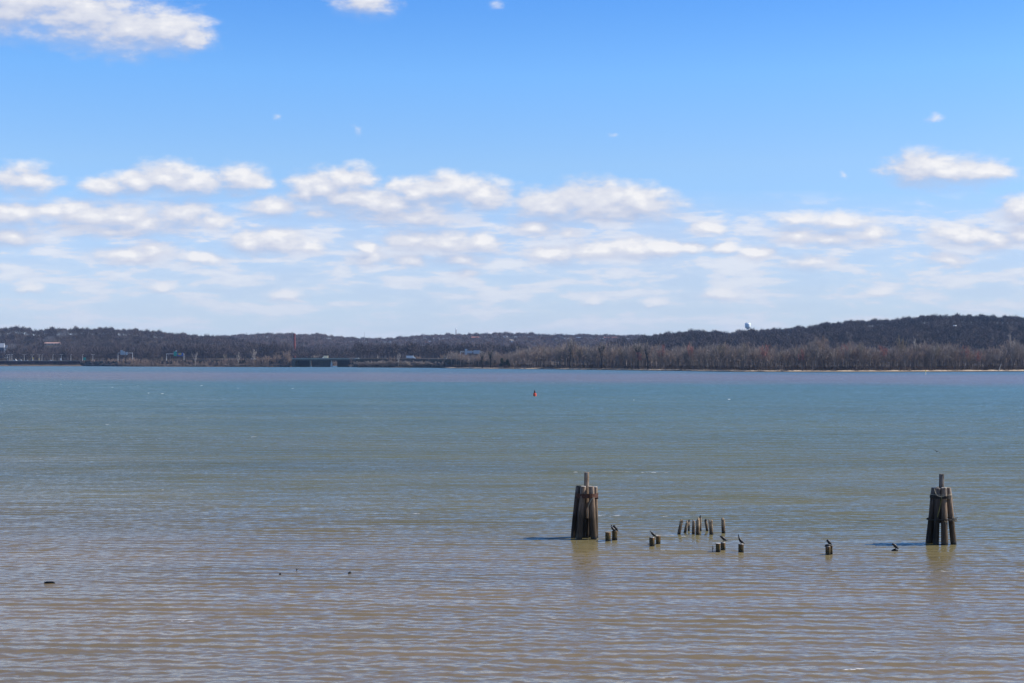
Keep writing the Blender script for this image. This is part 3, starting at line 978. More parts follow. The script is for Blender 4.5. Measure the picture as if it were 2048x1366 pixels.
def build_flotsam():
    Y = water_dist(1167)
    s = Y / F
    r = random.Random(2)
    mb = MB()
    mb.loft([(-11 * s, 0, 0.0), (-6 * s, 0.02, 0.05), (0, 0, 0.055), (6 * s, 0.03, 0.045), (9 * s, 0, -0.02)], [0.03, 0.05, 0.055, 0.045, 0.03], 8, jitter=0.3, seed=5)
    mb.loft([(8 * s, 0, -0.1), (9.5 * s, 0, 0.05), (11 * s, 0, 0.0)], [0.04, 0.055, 0.03], 8, jitter=0.2, seed=6)
    mb.loft([(-9 * s, 0, 0.02), (-9.5 * s, 0, 0.11)], [0.02, 0.012], 6)
    tag(mb.build('driftwood', WOOD_DARK, loc=(X(99, Y), Y, 0)), 'low dark driftwood log floating in the brown shallows at the far left', 'driftwood')
    for px, py, w, lab in ((560, 1148.8, 4.2, 'tiny dark stump tip breaking the water left of the foam streak'),
                           (699.5, 1146, 6.6, 'rounded dark stump top breaking the water right of the foam streak')):
        Y = water_dist(py)
        s = Y / F
        o = MB().loft([(0, 0, -0.3), (0, 0, 0.0), (0, 0, 0.05), (-0.01, 0, 0.075)], [w * s * .55, w * s * .55, w * s * 0.42, w * s * 0.15], 10, jitter=0.12, seed=int(px)).build('stump_tip', WOOD_DARK, loc=(X(px, Y), Y, 0))
        tag(o, lab, 'stump')
    for px, py, lab, h in ((593, 1141, 'thin forked twig sticking out of the water above the foam streak', 0.10),
                           (1425, 1104, 'thin crooked twig sticking out of the water left of the touching pair of stubs', 0.36)):
        Y = water_dist(py)
        mb = MB().loft([(0, 0, -0.3), (0.01, 0, h * 0.35), (-0.01, 0, h * .6), (0.0, 0, h)], [0.022, 0.018, 0.022, 0.012], 6, jitter=0.2, seed=1)
        mb.loft([(0.01, 0, h * 0.35), (0.06, 0, h * .6), (0.08, 0, h * .95)], [0.014, 0.012, 0.008], 6)
        tag(mb.build('twig', WOOD_DARK, loc=(X(px, Y), Y, 0)), lab, 'twig')


build_flotsam()


def build_buoys():
    red = material('red_buoy_paint', (0.66, 0.07, 0.03), 0.45, 0.15, 4.0, 0.5)
    dark = material('buoy_dark_fitting', (0.05, 0.012, 0.012), 0.6, 0.3, 4.0, 0.3)
    Y = water_dist(792)
    root = empty('channel_buoy', (X(1069.5, Y), Y, 0))
    tag(root, 'red nun buoy with a dark conical top, alone in mid river', 'buoy')
    MB().loft([(0, 0, -0.5), (0, 0, 0.0), (0, 0, 0.08), (0, 0, 0.75), (0, 0, 0.86)], [0.42, 0.50, 0.50, 0.47, 0.30], 20).build('float', red, root)
    MB().loft([(0, 0, 0.862), (-0.02, 0, 1.2), (-0.03, 0, 1.55), (-0.03, 0, 1.66)], [0.30, 0.24, 0.20, 0.14], 14).build('tower', dark, root)
    MB().loft([(-0.03, 0, 1.7), (-0.03, 0, 1.86)], [0.05, 0.04], 8).build('lantern', dark, root)
    Y = water_dist(749.5)
    root = empty('channel_marker', (X(1851, Y), Y, 0))
    tag(root, 'small pale yellow and white marker post near the sand beach at the right', 'marker')
    white = material('marker_white_paint', (0.8, 0.8, 0.72), 0.5, 0.1, 4.0, 0.4)
    yel = material('marker_yellow_paint', (0.75, 0.62, 0.10), 0.5, 0.1, 4.0, 0.4)
    MB().loft([(0, 0, -1), (0, 0, 2.2)], [0.34, 0.26], 10).build('post', white, root)
    MB().loft([(0, 0, 2.2), (0, 0, 3.0)], [0.42, 0.34], 10).build('topmark', yel, root)
    return red


build_buoys()


# ------------------------------------------------------------------ far shore: things on the road
ROAD_Z = interp([(-600, 8.0), (165, 8.2), (400, 9.6), (588, 11.6), (706, 11.6), (900, 11.0), (1000, 10.5)])
ROAD_Y = interp([(-600, 2390), (0, 2374), (165, 2364), (260, 2240), (420, 2150), (580, 2085), (712, 2020), (850, 1940), (900, 1830), (1000, 1740)])
ASPHALT = material('asphalt', (0.06, 0.06, 0.062), 0.95, 0.2, 0.5)
CONCRETE = material('pale_concrete', (0.36, 0.35, 0.30), 0.9, 0.15, 0.4, 0.2)
SHADEWALL = material('shaded_opening_wall', (0.035, 0.036, 0.04), 0.9, 0.2, 0.3, 0.1)  # near-black colour stands for the shade in the openings under the deck
GIRDER = material('dark_girder_concrete', (0.09, 0.09, 0.08), 0.9, 0.2, 0.3, 0.2)
SHEETPILE = material('maroon_sheet_piling', (0.055, 0.022, 0.026), 0.85, 0.4, 0.3, 0.2, stretch=(1, 1, 0.2))
GALV = material('galvanised_steel', (0.55, 0.57, 0.60), 0.5, 0.1, 2.0, 0.4)
WHITE = material('white_paint', (0.80, 0.80, 0.80), 0.5, 0.06, 1.0, 0.4)
GREYP = material('grey_paint', (0.36, 0.38, 0.42), 0.5, 0.1, 1.0, 0.4)
SIGN_BACK = material('pale_aluminium_sign', (0.50, 0.52, 0.54), 0.5, 0.06, 0.5, 0.4)
SIGN_GREEN = material('green_sign_face', (0.02, 0.36, 0.26), 0.5, 0.06, 0.5, 0.4)
SIGN_YELLOW = material('yellow_sign_face', (0.72, 0.46, 0.06), 0.5, 0.06, 0.5, 0.4)
SIGN_BLUE = material('blue_sign_border', (0.03, 0.10, 0.35), 0.5, 0.06, 0.5, 0.4)
GLASS = material('dark_window_glass', (0.03, 0.035, 0.045), 0.15, 0.1, 1.0, 0.5)
TYRE = material('black_tyre', (0.02, 0.02, 0.02), 0.9, 0.1, 1.0, 0.2)


def build_road():
    def strip(name, p0, p1, w0, w1, zoff, mat, kind='structure', step=10, drop=0.6):
        px = np.arange(p0, p1 + 1, step).astype(float)
        V = []
        for p in px:
            Y0 = ROAD_Y(p)
            z = float(ROAD_Z(p)) + zoff
            V += [(X(p, Y0 + w0), Y0 + w0, z), (X(p, Y0 + w1), Y0 + w1, z), (X(p, Y0 + w1), Y0 + w1, z - drop), (X(p, Y0 + w0), Y0 + w0, z - drop)]
        Fc = []
        for i in range(len(px) - 1):
            a, b = 4 * i, 4 * i + 4
            for q in range(4):
                Fc.append([a + q, b + q, b + (q + 1) % 4, a + (q + 1) % 4])
        Fc.append([3, 2, 1, 0])
        e = 4 * (len(px) - 1)
        Fc.append([e, e + 1, e + 2, e + 3])
        o = mesh_obj(name, V, Fc, mat)
        if kind:
            o['kind'] = kind
        return o
    strip('road', -560, 584, -12, 14, 0, ASPHALT)
    strip('road', 712, 992, -12, 14, 0, ASPHALT)
    EARTH = material('embankment_earth', (0.085, 0.07, 0.05), 0.95, 0.3, 0.15)
    strip('embankment', 170, 584, -18, 20, -0.65, EARTH, drop=9.5)
    strip('embankment', 712, 992, -18, 20, -0.65, EARTH, drop=9.5)
    o = strip('retaining_wall', -560, 168, -16, 20, -0.65, SHEETPILE, None, drop=7.0)
    tag(o, 'long dark maroon sheet-pile wall carrying the causeway at the far left', 'retaining wall')
    o = strip('parapet', -560, 166, -12.8, -12.3, 0.6, CONCRETE, None, drop=0.75)
    tag(o, 'low white parapet along the top of the maroon causeway wall', 'parapet')
    o = strip('guard_rail', 714, 880, -12.9, -12.5, 0.7, GIRDER, None, drop=0.5)
    tag(o, 'pale guard rail along the road right of the bridge', 'guard rail')


build_road()


def build_bridge():
    Y0 = 2040.0
    root = empty('road_bridge', (X(648, Y0), Y0, 0))
    tag(root, 'low grey concrete road bridge over the creek mouth, with wall piers', 'bridge')
    x = lambda p: (p - 648) / F * Y0
    w = (x(584.5), x(713))
    MB().box(w[0], w[1], 0.6, 32, 9.1, 11.0).build('girders', GIRDER, root)
    MB().box(w[0] - 1, w[1] + 1, 0, 33, 11.0, 11.9).build('deck', CONCRETE, root)
    MB().box(w[0] - 1, w[1] + 1, 0.1, 0.5, 11.9, 12.8).build('parapet', CONCRETE, root)
    MB().box(w[0] - 1, w[1] + 1, 32.5, 32.9, 11.9, 12.8).build('parapet', CONCRETE, root)
    for (pa, pb, yy, rot) in ((621.5, 661.5, 9.0, -0.10), (672.5, 697, 12.0, -0.10), (592, 618.5, 15.0, -0.10)):
        L = x(pb) - x(pa)
        o = MB().box(0, L, 0, 3.2, -1.5, 9.08).build('wall_pier', GIRDER if pa == 621.5 else SHADEWALL, root)
        o.location = (x(pa), yy, 0)
        o.rotation_euler = (0, 0, rot)
    # flared nose of the middle pier, its sunlit face painted white
    mb = MB()
    mb.loft([(x(662.0), 6.5, -1.0), (x(662.0), 6.5, 1.0), (x(662.0), 6.5, 9.05)], [1.7, 1.7, 0.95], 8)
    mb.build('pier_nose', WHITE, root)
    MB().box(x(618.4), x(620.6), 6.0, 8.0, -1.2, 9.05).build('column', CONCRETE, root)
    MB().box(x(703), x(713), 2, 30, -1.2, 9.05).build('abutment', GIRDER, root)
    MB().box(x(583), x(590), 2, 30, -1.2, 9.05).build('abutment', GIRDER, root)


build_bridge()


def build_lamps():
    pole = MB().loft([(0, 0, 0), (0, 0, 10.6)], [0.26, 0.17], 8)
    arm = MB().loft([(-2.6, 0, 10.75), (0, 0, 10.5), (2.6, 0, 10.75)], [0.09, 0.12, 0.09], 6)
    ords = ['first', 'second', 'third', 'fourth', 'fifth', 'sixth', 'seventh', 'eighth', 'ninth', 'tenth', 'eleventh', 'twelfth']
    pm = am = hm = None
    for i, (px, single, off) in enumerate(((15.5, 0, 2), (19.7, 0, -11), (23.7, 1, 3), (48.5, 0, 3), (64.5, 0, 1), (78.3, 0, -10), (83.8, 1, -11), (105.8, 1, -10), (122.7, 0, 2), (141.7, 1, -11), (165.0, 1, -11), (185.7, 0, -11))):
        Y = float(ROAD_Y(px)) + off
        root = empty('street_lamp', (X(px, Y), Y, float(ROAD_Z(px))))
        if single:
            how = 'single-arm'
        else:
            how = 'twin-arm'
        tag(root, f'{ords[i]} street lamp from the left on the causeway, {how} steel pole', 'street lamp', 'steel street lamps along the causeway')
        if pm is None:
            pm = pole.build('pole', GALV, root)
            am = arm.build('arm', GALV, root)
            hm = MB().loft([(-3.0, 0, 10.72), (-1.9, 0, 10.68)], [0.12, 0.26], 8).build('lamp_head', GALV, root)
            h2 = MB().loft([(1.9, 0, 10.68), (3.0, 0, 10.72)], [0.26, 0.12], 8).build('lamp_head', GALV, root)
            am1 = MB().loft([(0, 0, 10.5), (1.4, 0, 10.7)], [0.12, 0.09], 6)
            a1 = None
        else:
            for src in ((pm, am, hm, h2) if not single else (pm, h2)):
                c = src.copy()
                col.objects.link(c)
                c.parent = root
                if single and src is h2:
                    c.location = (-1.4, 0, 0)
            if single:
                if a1 is None:
                    a1 = am1.build('arm', GALV, root)
                else:
                    c = a1.copy()
                    col.objects.link(c)
                    c.parent = root


build_lamps()


def sign_post(px, off, w, h, zc, mat, label):
    Y = float(ROAD_Y(px)) + off
    root = empty('road_sign', (X(px, Y), Y, float(ROAD_Z(px))))
    tag(root, label, 'road sign')
    MB().loft([(0, 0, 0), (0, 0, zc + h / 2)], [0.16, 0.14], 6).build('post', GALV, root)
    MB().box(-w / 2, w / 2, -0.25, -0.17, zc - h / 2, zc + h / 2).build('sign_panel', mat, root)


sign_post(66.3, -10.5, 2.0, 3.2, 4.2, SIGN_YELLOW, 'orange-yellow road sign standing by the fifth street lamp of the causeway')
sign_post(78.3, -9.5, 1.8, 2.8, 3.0, SIGN_YELLOW, 'small dull yellow road sign low on the causeway by the sixth lamp')
sign_post(121.3, -10.5, 2.4, 2.8, 3.0, WHITE, 'round-looking white road sign on the causeway by the ninth lamp')
sign_post(169.2, -10.5, 4.2, 4.6, 3.6, SIGN_GREEN, 'green road sign at the right end of the causeway wall')


def gantry(name, p0, p1, Y, zb, ztop, panels, label, legs=(True, True)):
    x0, x1 = X(p0, Y), X(p1, Y)
    cx = (x0 + x1) / 2
    root = empty(name, (cx, Y, zb))
    tag(root, label, 'sign gantry', 'sign gantries over the shore road')
    for on, xx in zip(legs, (x0 - cx, x1 - cx)):
        if on:
            MB().loft([(xx, 0, 0), (xx, 0, ztop - zb + 0.6)], [0.34, 0.28], 8).build('leg', GALV, root)
    b = MB()
    for dz in (-0.5, 0.5):
        b.loft([(x0 - cx, 0, ztop - zb + dz), (x1 - cx, 0, ztop - zb + dz)], [0.17, 0.17], 6)
    n = max(3, int((x1 - x0) / 2.2))
    for i in range(n):
        a = (x0 - cx) + (x1 - x0) * i / n
        c = (x0 - cx) + (x1 - x0) * (i + 1) / n
        b.loft([(a, 0, ztop - zb - 0.5), (c, 0, ztop - zb + 0.5)], [0.10, 0.10], 5)
    b.build('truss_beam', GALV, root)
    for (pa, pb, ya, yb, mt, grid) in panels:
        za, zc = Zp(ya, Y) - zb, Zp(yb, Y) - zb
        xa, xb = X(pa, Y) - cx, X(pb, Y) - cx
        o = MB().box(xa, xb, -0.75, -0.60, zc, za).build('sign_panel', mt, root)
        if grid:
            g = MB()
            for q in range(1, grid + 1):
                zz = zc + (za - zc) * q / (grid + 1)
                g.box(xa, xb, -0.86, -0.752, zz - 0.16, zz + 0.16)
            g.build('stiffener', GREYP, o)


gantry('sign_gantry', 236, 265, 2240, 8.5, Zp(706, 2240), [(241.0, 246.2, 700.5, 709.8, SIGN_BACK, 3), (246.5, 250, 702.5, 709.8, SIGN_BACK, 2), (251.3, 255.4, 704, 709.8, SIGN_BACK, 2)],
       'white-panelled sign gantry left of the green and yellow one, seen from behind')
gantry('sign_gantry', 333, 368, 2180, 9.0, Zp(707.8, 2180), [(347.6, 353.6, 703.0, 712.2, SIGN_GREEN, 0), (351.5, 354.2, 701.0, 702.9, WHITE, 0), (355.0, 366.6, 705.6, 712.2, SIGN_BLUE, 0)],
       'sign gantry with a bright green panel beside a yellow and blue one')
gantry('sign_gantry', 921, 962, 1800, 10.5, Zp(703.5, 1800), [(929.5, 934.6, 698.0, 709.5, SIGN_BACK, 0), (935.0, 944.5, 701.5, 706.6, SIGN_BACK, 2), (946.8, 960.5, 700.8, 707.4, SIGN_BACK, 2)],
       'wide pale sign gantry rising above the trees between the bridge and the ivy-covered tree')
# the yellow field of the second gantry
_g2 = [o for o in bpy.data.objects if o.name == 'sign_gantry.001'][0]
_o = MB().box(X(357, 2180) - _g2.location.x, X(363, 2180) - _g2.location.x, -0.90, -0.76, Zp(710.3, 2180) - 9.0, Zp(706.2, 2180) - 9.0).build('sign_panel', SIGN_YELLOW, _g2)


def car(px, off, L, H, paint, label, name='parked_car', cat='car', z=None, rz=0.0):
    Y = float(ROAD_Y(px)) + off
    zz = float(ROAD_Z(px)) if z is None else z
    root = empty(name, (X(px, Y), Y, zz), rz)
    tag(root, label, cat)
    h = L / 2
    v = [(-h, .35), (-h, .85), (-h * .62, .98), (-h * .38, H), (h * .28, H), (h * .55, .98), (h * .97, .82), (h, .35)]
    V = [(a, -0.9, b) for a, b in v] + [(a, 0.9, b) for a, b in v]
    n = len(v)
    Fc = [list(range(n)), list(range(n, 2 * n))[::-1]] + [[i, i + n, (i + 1) % n + n, (i + 1) % n] for i in range(n)]
    mesh_obj('body', V, Fc, paint, root)
    MB().box(-h * .42, h * .36, -0.93, -0.905, 1.0, H - 0.12).build('window', GLASS, root)
    for wx in (-h * .6, h * .6):
        for wy in (-0.86, 0.86):
            MB().loft([(wx, wy - .1, .34), (wx, wy + .1, .34)], [.34, .34], 12).build('wheel', TYRE, root)


def truck(px0, px1, off, H, box_mat, label, cab_right=True):
    pc = (px0 + px1) / 2
    Y = float(ROAD_Y(pc)) + off
    root = empty('box_truck', (X(pc, Y), Y, float(ROAD_Z(pc)) + 0.3))
    tag(root, label, 'truck')
    L = X(px1, Y) - X(px0, Y)
    s = 1 if cab_right else -1
    a, b = (-L / 2, L * 0.28) if cab_right else (-L * 0.28, L / 2)
    MB().box(a, b, -1.25, 1.25, 1.0, H).build('cargo_box', box_mat, root)
    c0 = L * 0.30 * s
    c1 = L * 0.5 * s
    v = [(c0, .6), (c0, 2.9), (c0 + (c1 - c0) * .45, 2.85), (c0 + (c1 - c0) * .72, 1.9), (c1, 1.6), (c1, .6)]
    n = len(v)
    V = [(p, -1.15, q) for p, q in v] + [(p, 1.15, q) for p, q in v]
    mesh_obj('cab', V, [list(range(n)), list(range(n, 2 * n))[::-1]] + [[i, i + n, (i + 1) % n + n, (i + 1) % n] for i in range(n)], WHITE, root)
    MB().box(-L * 0.45, L * 0.45, -0.9, 0.9, 0.6, 0.97).build('chassis', TYRE, root)
    for wx in (-L * .36, -L * .22, L * .36):
        for wy in (-1.05, 1.05):
            MB().loft([(wx, wy - .15, .5), (wx, wy + .15, .5)], [.5, .5], 12).build('wheel', TYRE, root)


CREAM = material('cream_truck_box', (0.72, 0.66, 0.46), 0.5, 0.08, 0.5, 0.4)
truck(645.0, 656.2, -2, 4.2, CREAM, 'cream box truck crossing the bridge, beside the small bush on the deck', cab_right=False)
truck(812.5, 831.0, -9, 4.4, WHITE, 'white box truck on the shore road right of the white-barked tree')
car(715.5, -9.5, 5.4, 1.9, WHITE, 'white car on the road just right of the bridge')
car(506, -9.5, 9.0, 2.6, WHITE, 'white van glimpsed through the shore bushes left of the bridge', name='white_van', cat='van')
car(30, -6, 8.0, 3.4, WHITE, 'large white van on the causeway beside the leftmost lamps', name='white_van', cat='van')
car(40.5, 3, 7.0, 2.8, GREYP, 'grey van on the causeway right of the large white van', name='grey_van', cat='van')
car(53, 4, 5.5, 1.8, GREYP, 'low grey car between the fourth and fifth causeway lamps')
car(100, 3, 6.5, 1.8, GREYP, 'low grey car just left of the eighth causeway lamp')
car(890.5, -8, 6.0, 2.6, WHITE, 'white van half hidden by brown bushes left of the wide pale gantry', name='white_van', cat='van')


# ------------------------------------------------------------------ buildings and towers on the hills
def find_y(px, py, lo=2500, hi=5000, clear=0.0):
    Y = np.arange(lo, hi, 10.0)
    z = terrain(np.full_like(Y, px), Y) + clear
    p = HORIZON - (z - CAM_H) / Y * F
    k = np.where(p <= py)[0]
    return float(Y[k[0]]) if len(k) else hi


HOLES = []     # (px0, px1, Y, depth) cleared of trees


def building(name, px0, px1, py0, py1, wall, roofm, label, storeys=2, gable=True, lo=2900, hi=4980, group=None, Yf=None, cat='building'):
    pc = (px0 + px1) / 2
    Y = Yf if Yf else find_y(pc, py1 + 1, lo, hi)
    zt, zb = Zp(py0, Y), min(Zp(py1, Y), float(terrain(pc, Y)) + 3)
    root = empty(name, (X(pc, Y), Y, zb - 3))
    tag(root, label, cat, group)
    w = (px1 - px0) / F * Y / 2
    h = zt - zb + 3
    d = min(12.0, max(7.0, w))
    wh = h * (0.72 if gable else 0.94)
    MB().box(-w, w, 0, d, 0, wh).build('wall', wall, root)
    if gable:
        V = [(-w - .5, -.6, wh), (w + .5, -.6, wh), (w + .5, d + .6, wh), (-w - .5, d + .6, wh), (-w - .5, d / 2, h), (w + .5, d / 2, h)]
        mesh_obj('roof', V, [[0, 1, 5, 4], [2, 3, 4, 5], [0, 4, 3], [1, 2, 5], [3, 2, 1, 0]], roofm, root)
    else:
        MB().box(-w - .4, w + .4, -.4, d + .4, wh + .01, h).build('roof', roofm, root)
    n = max(2, int(2 * w / 6))
    st = max(1, storeys)
    for i in range(n):
        for j in range(st):
            if n * st > 24 and (i + j) % 2:
                continue
            xc = -w + (i + 0.5) * 2 * w / n
            z0 = 3 + (wh - 3) * (j + 0.3) / st
            MB().box(xc - 0.8, xc + 0.8, -0.06, -0.01, z0, z0 + (wh - 3) / st * 0.45).build('window', GLASS, root)
    HOLES.append((px0 - 0.7, px1 + 0.7, Y, 130.0))
    return root


def build_buildings():
    brick = material('orange_brick', (0.40, 0.17, 0.09), 0.9, 0.15, 0.2)
    tan = material('tan_siding', (0.48, 0.40, 0.30), 0.9, 0.12, 0.2)
    pink = material('pinkish_brick', (0.36, 0.22, 0.19), 0.9, 0.15, 0.2)
    slate = material('blue_grey_roof', (0.10, 0.12, 0.16), 0.9, 0.15, 0.2)
    redroof = material('red_brown_roof', (0.26, 0.10, 0.07), 0.9, 0.15, 0.2)
    house = material('white_siding', (0.74, 0.73, 0.70), 0.8, 0.08, 0.2)
    g = 'orange brick apartment blocks on the far ridge'
    building('apartment_block', 1055, 1069.5, 674.5, 681, brick, tan, 'lower left orange brick apartment block of the ridge estate, beside the tall bare tree crown', 3, False, group=g)
    building('apartment_block', 1071, 1083, 671.5, 677, brick, tan, 'small upper orange apartment block in the middle of the ridge estate', 2, False, group=g)
    building('apartment_block', 1084.5, 1105, 672, 681.5, brick, tan, 'widest orange brick apartment block at the right of the ridge estate', 4, False, group=g)
    building('apartment_block', 1116, 1127, 671.5, 678, tan, slate, 'tan apartment block right of the orange brick estate', 3, False, group=g)
    building('terrace', 1152, 1167, 674, 678.5, pink, slate, 'long low blue-roofed building on the ridge behind the forked tall tree', 1, True)
    building('terrace', 1189, 1198, 671.5, 675, pink, redroof, 'short pinkish building on the ridge above the ivy-covered vase tree', 1, True)
    building('terrace', 1208, 1236, 673.5, 678.5, pink, redroof, 'longest red-brown roofed row on the ridge right of the vase tree', 2, True)
    gh = 'small houses scattered on the far wooded ridge'
    H = [
        (777.5, 782.5, 683, 688, tan, slate, 'tan house on the ridge slope, leftmost of the scattered houses'),
        (798, 802, 687, 690.5, house, slate, 'tiny white house low on the slope between the tan house and the tall white one'),
        (810, 814, 679.5, 685, house, slate, 'tall narrow white house high on the slope above the white truck'),
        (850, 856, 683.5, 688, house, redroof, 'white house with a reddish roof low on the slope left of the radio tower'),
        (858, 863, 681.5, 687.5, pink, slate, 'pink brick house touching the white red-roofed one on the slope'),
        (876.8, 879.5, 674.5, 679.5, house, slate, 'narrow white house gable just left of the radio tower'),
        (943, 958, 673, 679, pink, redroof, 'faint pink row of houses on the ridge right of the radio tower'),
        (1007, 1012, 671, 675, house, slate, 'small pale house near the ridge top left of the orange estate'),
        (1018, 1027, 679, 683.5, house, tan, 'pale cottage just below the left end of the orange estate'),
        (1179, 1181.5, 674, 678.5, house, slate, 'narrow white gable on the ridge between two long roofs'),
        (1329.5, 1332.5, 678, 682, house, slate, 'small white house front on the dark hillside above the reddish trees'),
        (1448, 1463, 670, 672.6, house, slate, 'long thin white building on the hillside left below the water tower'),
        (1496, 1499, 667, 669.8, house, slate, 'small white shed just below the water tower'),
        (1577.5, 1579.8, 669, 671.4, house, slate, 'lone tiny white house on the dark hill right of the water tower'),
        (296.3, 298.8, 669, 671.4, house, slate, 'lone tiny white house on the dark left hill'),
        (88, 121, 684.5, 690, tan, pink, 'long faint tan building at the foot of the left hill behind the smoke'),
    ]
    for (a, b, c, d, w, r, lab) in H:
        near = b > 1300 or b < 400
        building('house', a, b, c, d, w, r, lab, 1, True, lo=1900 if b > 1300 else 2650, hi=2950 if b > 1300 else (3380 if b < 400 else 4980), group=gh, cat='house')
    building('barn', -2, 7.5, 686.5, 698, slate, GREYP, 'steep grey-roofed barn at the extreme left edge above the causeway', 1, True, lo=2650, hi=3380, Yf=2705, cat='barn')
    building('silo_house', 9.6, 13.4, 690, 702, house, slate, 'narrow white house wall right of the steep grey roof at the left edge', 1, True, Yf=2700, cat='house')


build_buildings()


def build_towers():
    # tall brick chimney
    Y = 2640.0
    zb, zt = 10.0, Zp(667, Y)
    root = empty('factory_chimney', (X(589, Y), Y, zb))
    tag(root, 'tall red brick factory chimney rising behind the dark trees left of the bridge', 'chimney')
    br = material('dark_red_brick', (0.21, 0.055, 0.05), 0.9, 0.2, 0.3)
    MB().loft([(0, 0, 0), (0, 0, (zt - zb) * 0.94)], [2.4, 1.65], 16).build('shaft', br, root)
    MB().loft([(0, 0, (zt - zb) * 0.94), (0, 0, zt - zb)], [2.0, 1.9], 16).build('crown', br, root)
    # water tower
    Y = 2990.0
    zb = 82.0
    root = empty('water_tower', (X(1495.4, Y), Y, zb))
    tag(root, 'pale blue-white water tower standing on the right hand ridge', 'water tower')
    tank = material('pale_blue_tank_paint', (0.76, 0.83, 0.88), 0.5, 0.05, 0.2, 0.4)
    r = 11.4 / F * Y / 2
    z = lambda py: Zp(py, Y) - zb
    MB().loft([(0, 0, z(656.5)), (0, 0, z(655)), (0, 0, z(652.2)), (0, 0, z(648.6)), (0, 0, z(646.6)), (0, 0, z(645.6))], [r * .70, r * .97, r, r, r * .95, r * .60], 28).build('tank', tank, root, smooth=True)
    MB().loft([(0, 0, -8), (0, 0, z(656.3))], [3.2, 2.6], 16).build('pedestal', tank, root)
    for dx in (-2.2, 2.0):
        MB().box(dx - 0.7, dx + 0.7, -0.7, 0.7, z(646.2), z(644.4)).build('antenna', GREYP, root)
    # lattice radio tower
    Y = 4900.0
    zb = 78.0
    root = empty('radio_tower', (X(912, Y), Y, zb))
    tag(root, 'red and white lattice radio tower with a drum top on the far ridge', 'radio tower')
    h = Zp(659, Y) - zb
    redm = material('faded_red_lattice', (0.30, 0.13, 0.13), 0.7, 0.15, 0.2)
    mb = MB()
    for sx, sy in ((-1, -1), (1, -1), (1, 1), (-1, 1)):
        mb.loft([(sx * 3.0, sy * 3.0, -5), (sx * 0.9, sy * 0.9, h)], [0.45, 0.35], 5)
    for k in range(9):
        f0, f1 = k / 9, (k + 1) / 9
        a, b = 3.0 - 2.1 * f0, 3.0 - 2.1 * f1
        for sy in (-1, 1):
            mb.loft([(-a, sy * a, h * f0), (b, sy * b, h * f1)], [0.22, 0.22], 4)
            mb.loft([(a, sy * a, h * f0), (-b, sy * b, h * f1)], [0.22, 0.22], 4)
    mb.build('lattice', redm, root)
    MB().loft([(0.4, 0, h), (0.4, 0, h + 4.2)], [2.4, 1.6], 14).build('drum', WHITE, root)
    # thin mast
    Y = 4500.0
    root = empty('antenna_mast', (X(729, Y), Y, 68))
    tag(root, 'hair-thin antenna mast on the far ridge between the chimney and the radio tower', 'mast')
    MB().loft([(0, 0, 0), (0, 0, Zp(664, Y) - 68)], [0.6, 0.35], 6).build('pole', GREYP, root)
    MB().loft([(-2, 0, 14), (2, 0, 14)], [0.2, 0.2], 5).build('cross_arm', GREYP, root)
    # high mast light in the woods
    Y = 1560.0
    zb = 2.5
    root = empty('high_mast_light', (X(1909.6, Y), Y, zb))
    tag(root, 'tall dark mast with a white ring of lamps rising out of the right hand woods', 'light mast')
    h = Zp(652, Y) - zb
    MB().loft([(0, 0, 0), (0, 0, h)], [0.50, 0.30], 10).build('pole', material('dark_mast_steel', (0.06, 0.06, 0.07), 0.7, 0.1, 1.0), root)
    MB().loft([(0, 0, h), (0, 0, h + 0.9)], [1.9, 1.7], 16).build('lamp_ring', WHITE, root)
    HOLES.append((1495.4 - 6.5, 1495.4 + 6.5, 2990, 40.0))


build_towers()


# ------------------------------------------------------------------ trees
def bark(name, c, var=0.25):
    return material(name, c, 0.95, var, 1.3, 0.1)


BARK = bark('grey_brown_bark', (0.20, 0.17, 0.145))
BARK_DARK = bark('dark_bark', (0.045, 0.038, 0.035))
BARK_WHITE = bark('white_sycamore_bark', (0.50, 0.46, 0.41), 0.12)


def twig_mat(name, a, b, scale=0.12):
    """twigs: colour differs from crown to crown"""
    m = bpy.data.materials.new(name)
    m.use_nodes = True
    t = NT(m.node_tree)
    bs = t.n['Principled BSDF']
    geo = t.node('ShaderNodeNewGeometry')
    oi = t.node('ShaderNodeObjectInfo')
    f, _ = t.noise(t.v('ADD', t.v('MULTIPLY', geo.outputs['Position'], (1, 0.6, 0.5)), t.comb(t.m('MULTIPLY', oi.outputs['Random'], 50.0), 0.0, 0.0)), scale, 2, 0.6)
    t.l.new(t.ramp(f, [(0.32, a), (0.68, b)]), bs.inputs['Base Color'])
    bs.inputs['Roughness'].default_value = 0.9
    bs.inputs['Specular IOR Level'].default_value = 0.1
    return m


TW_GREY = twig_mat('grey_brown_twigs', (0.20, 0.165, 0.145), (0.34, 0.29, 0.25))
TW_WARM = twig_mat('warm_brown_twigs', (0.23, 0.165, 0.13), (0.38, 0.28, 0.22))
TW_RED = twig_mat('red_budding_twigs', (0.34, 0.13, 0.11), (0.46, 0.22, 0.18))
TW_TAN = twig_mat('yellowish_tan_twigs', (0.22, 0.175, 0.115), (0.32, 0.26, 0.18))
TW_PALE = twig_mat('pale_twigs', (0.32, 0.27, 0.235), (0.44, 0.38, 0.33))
IVY = twig_mat('dark_ivy_leaves', (0.018, 0.030, 0.016), (0.035, 0.055, 0.028), 0.6)


def unit(v):
    return v / (np.linalg.norm(v) + 1e-9)


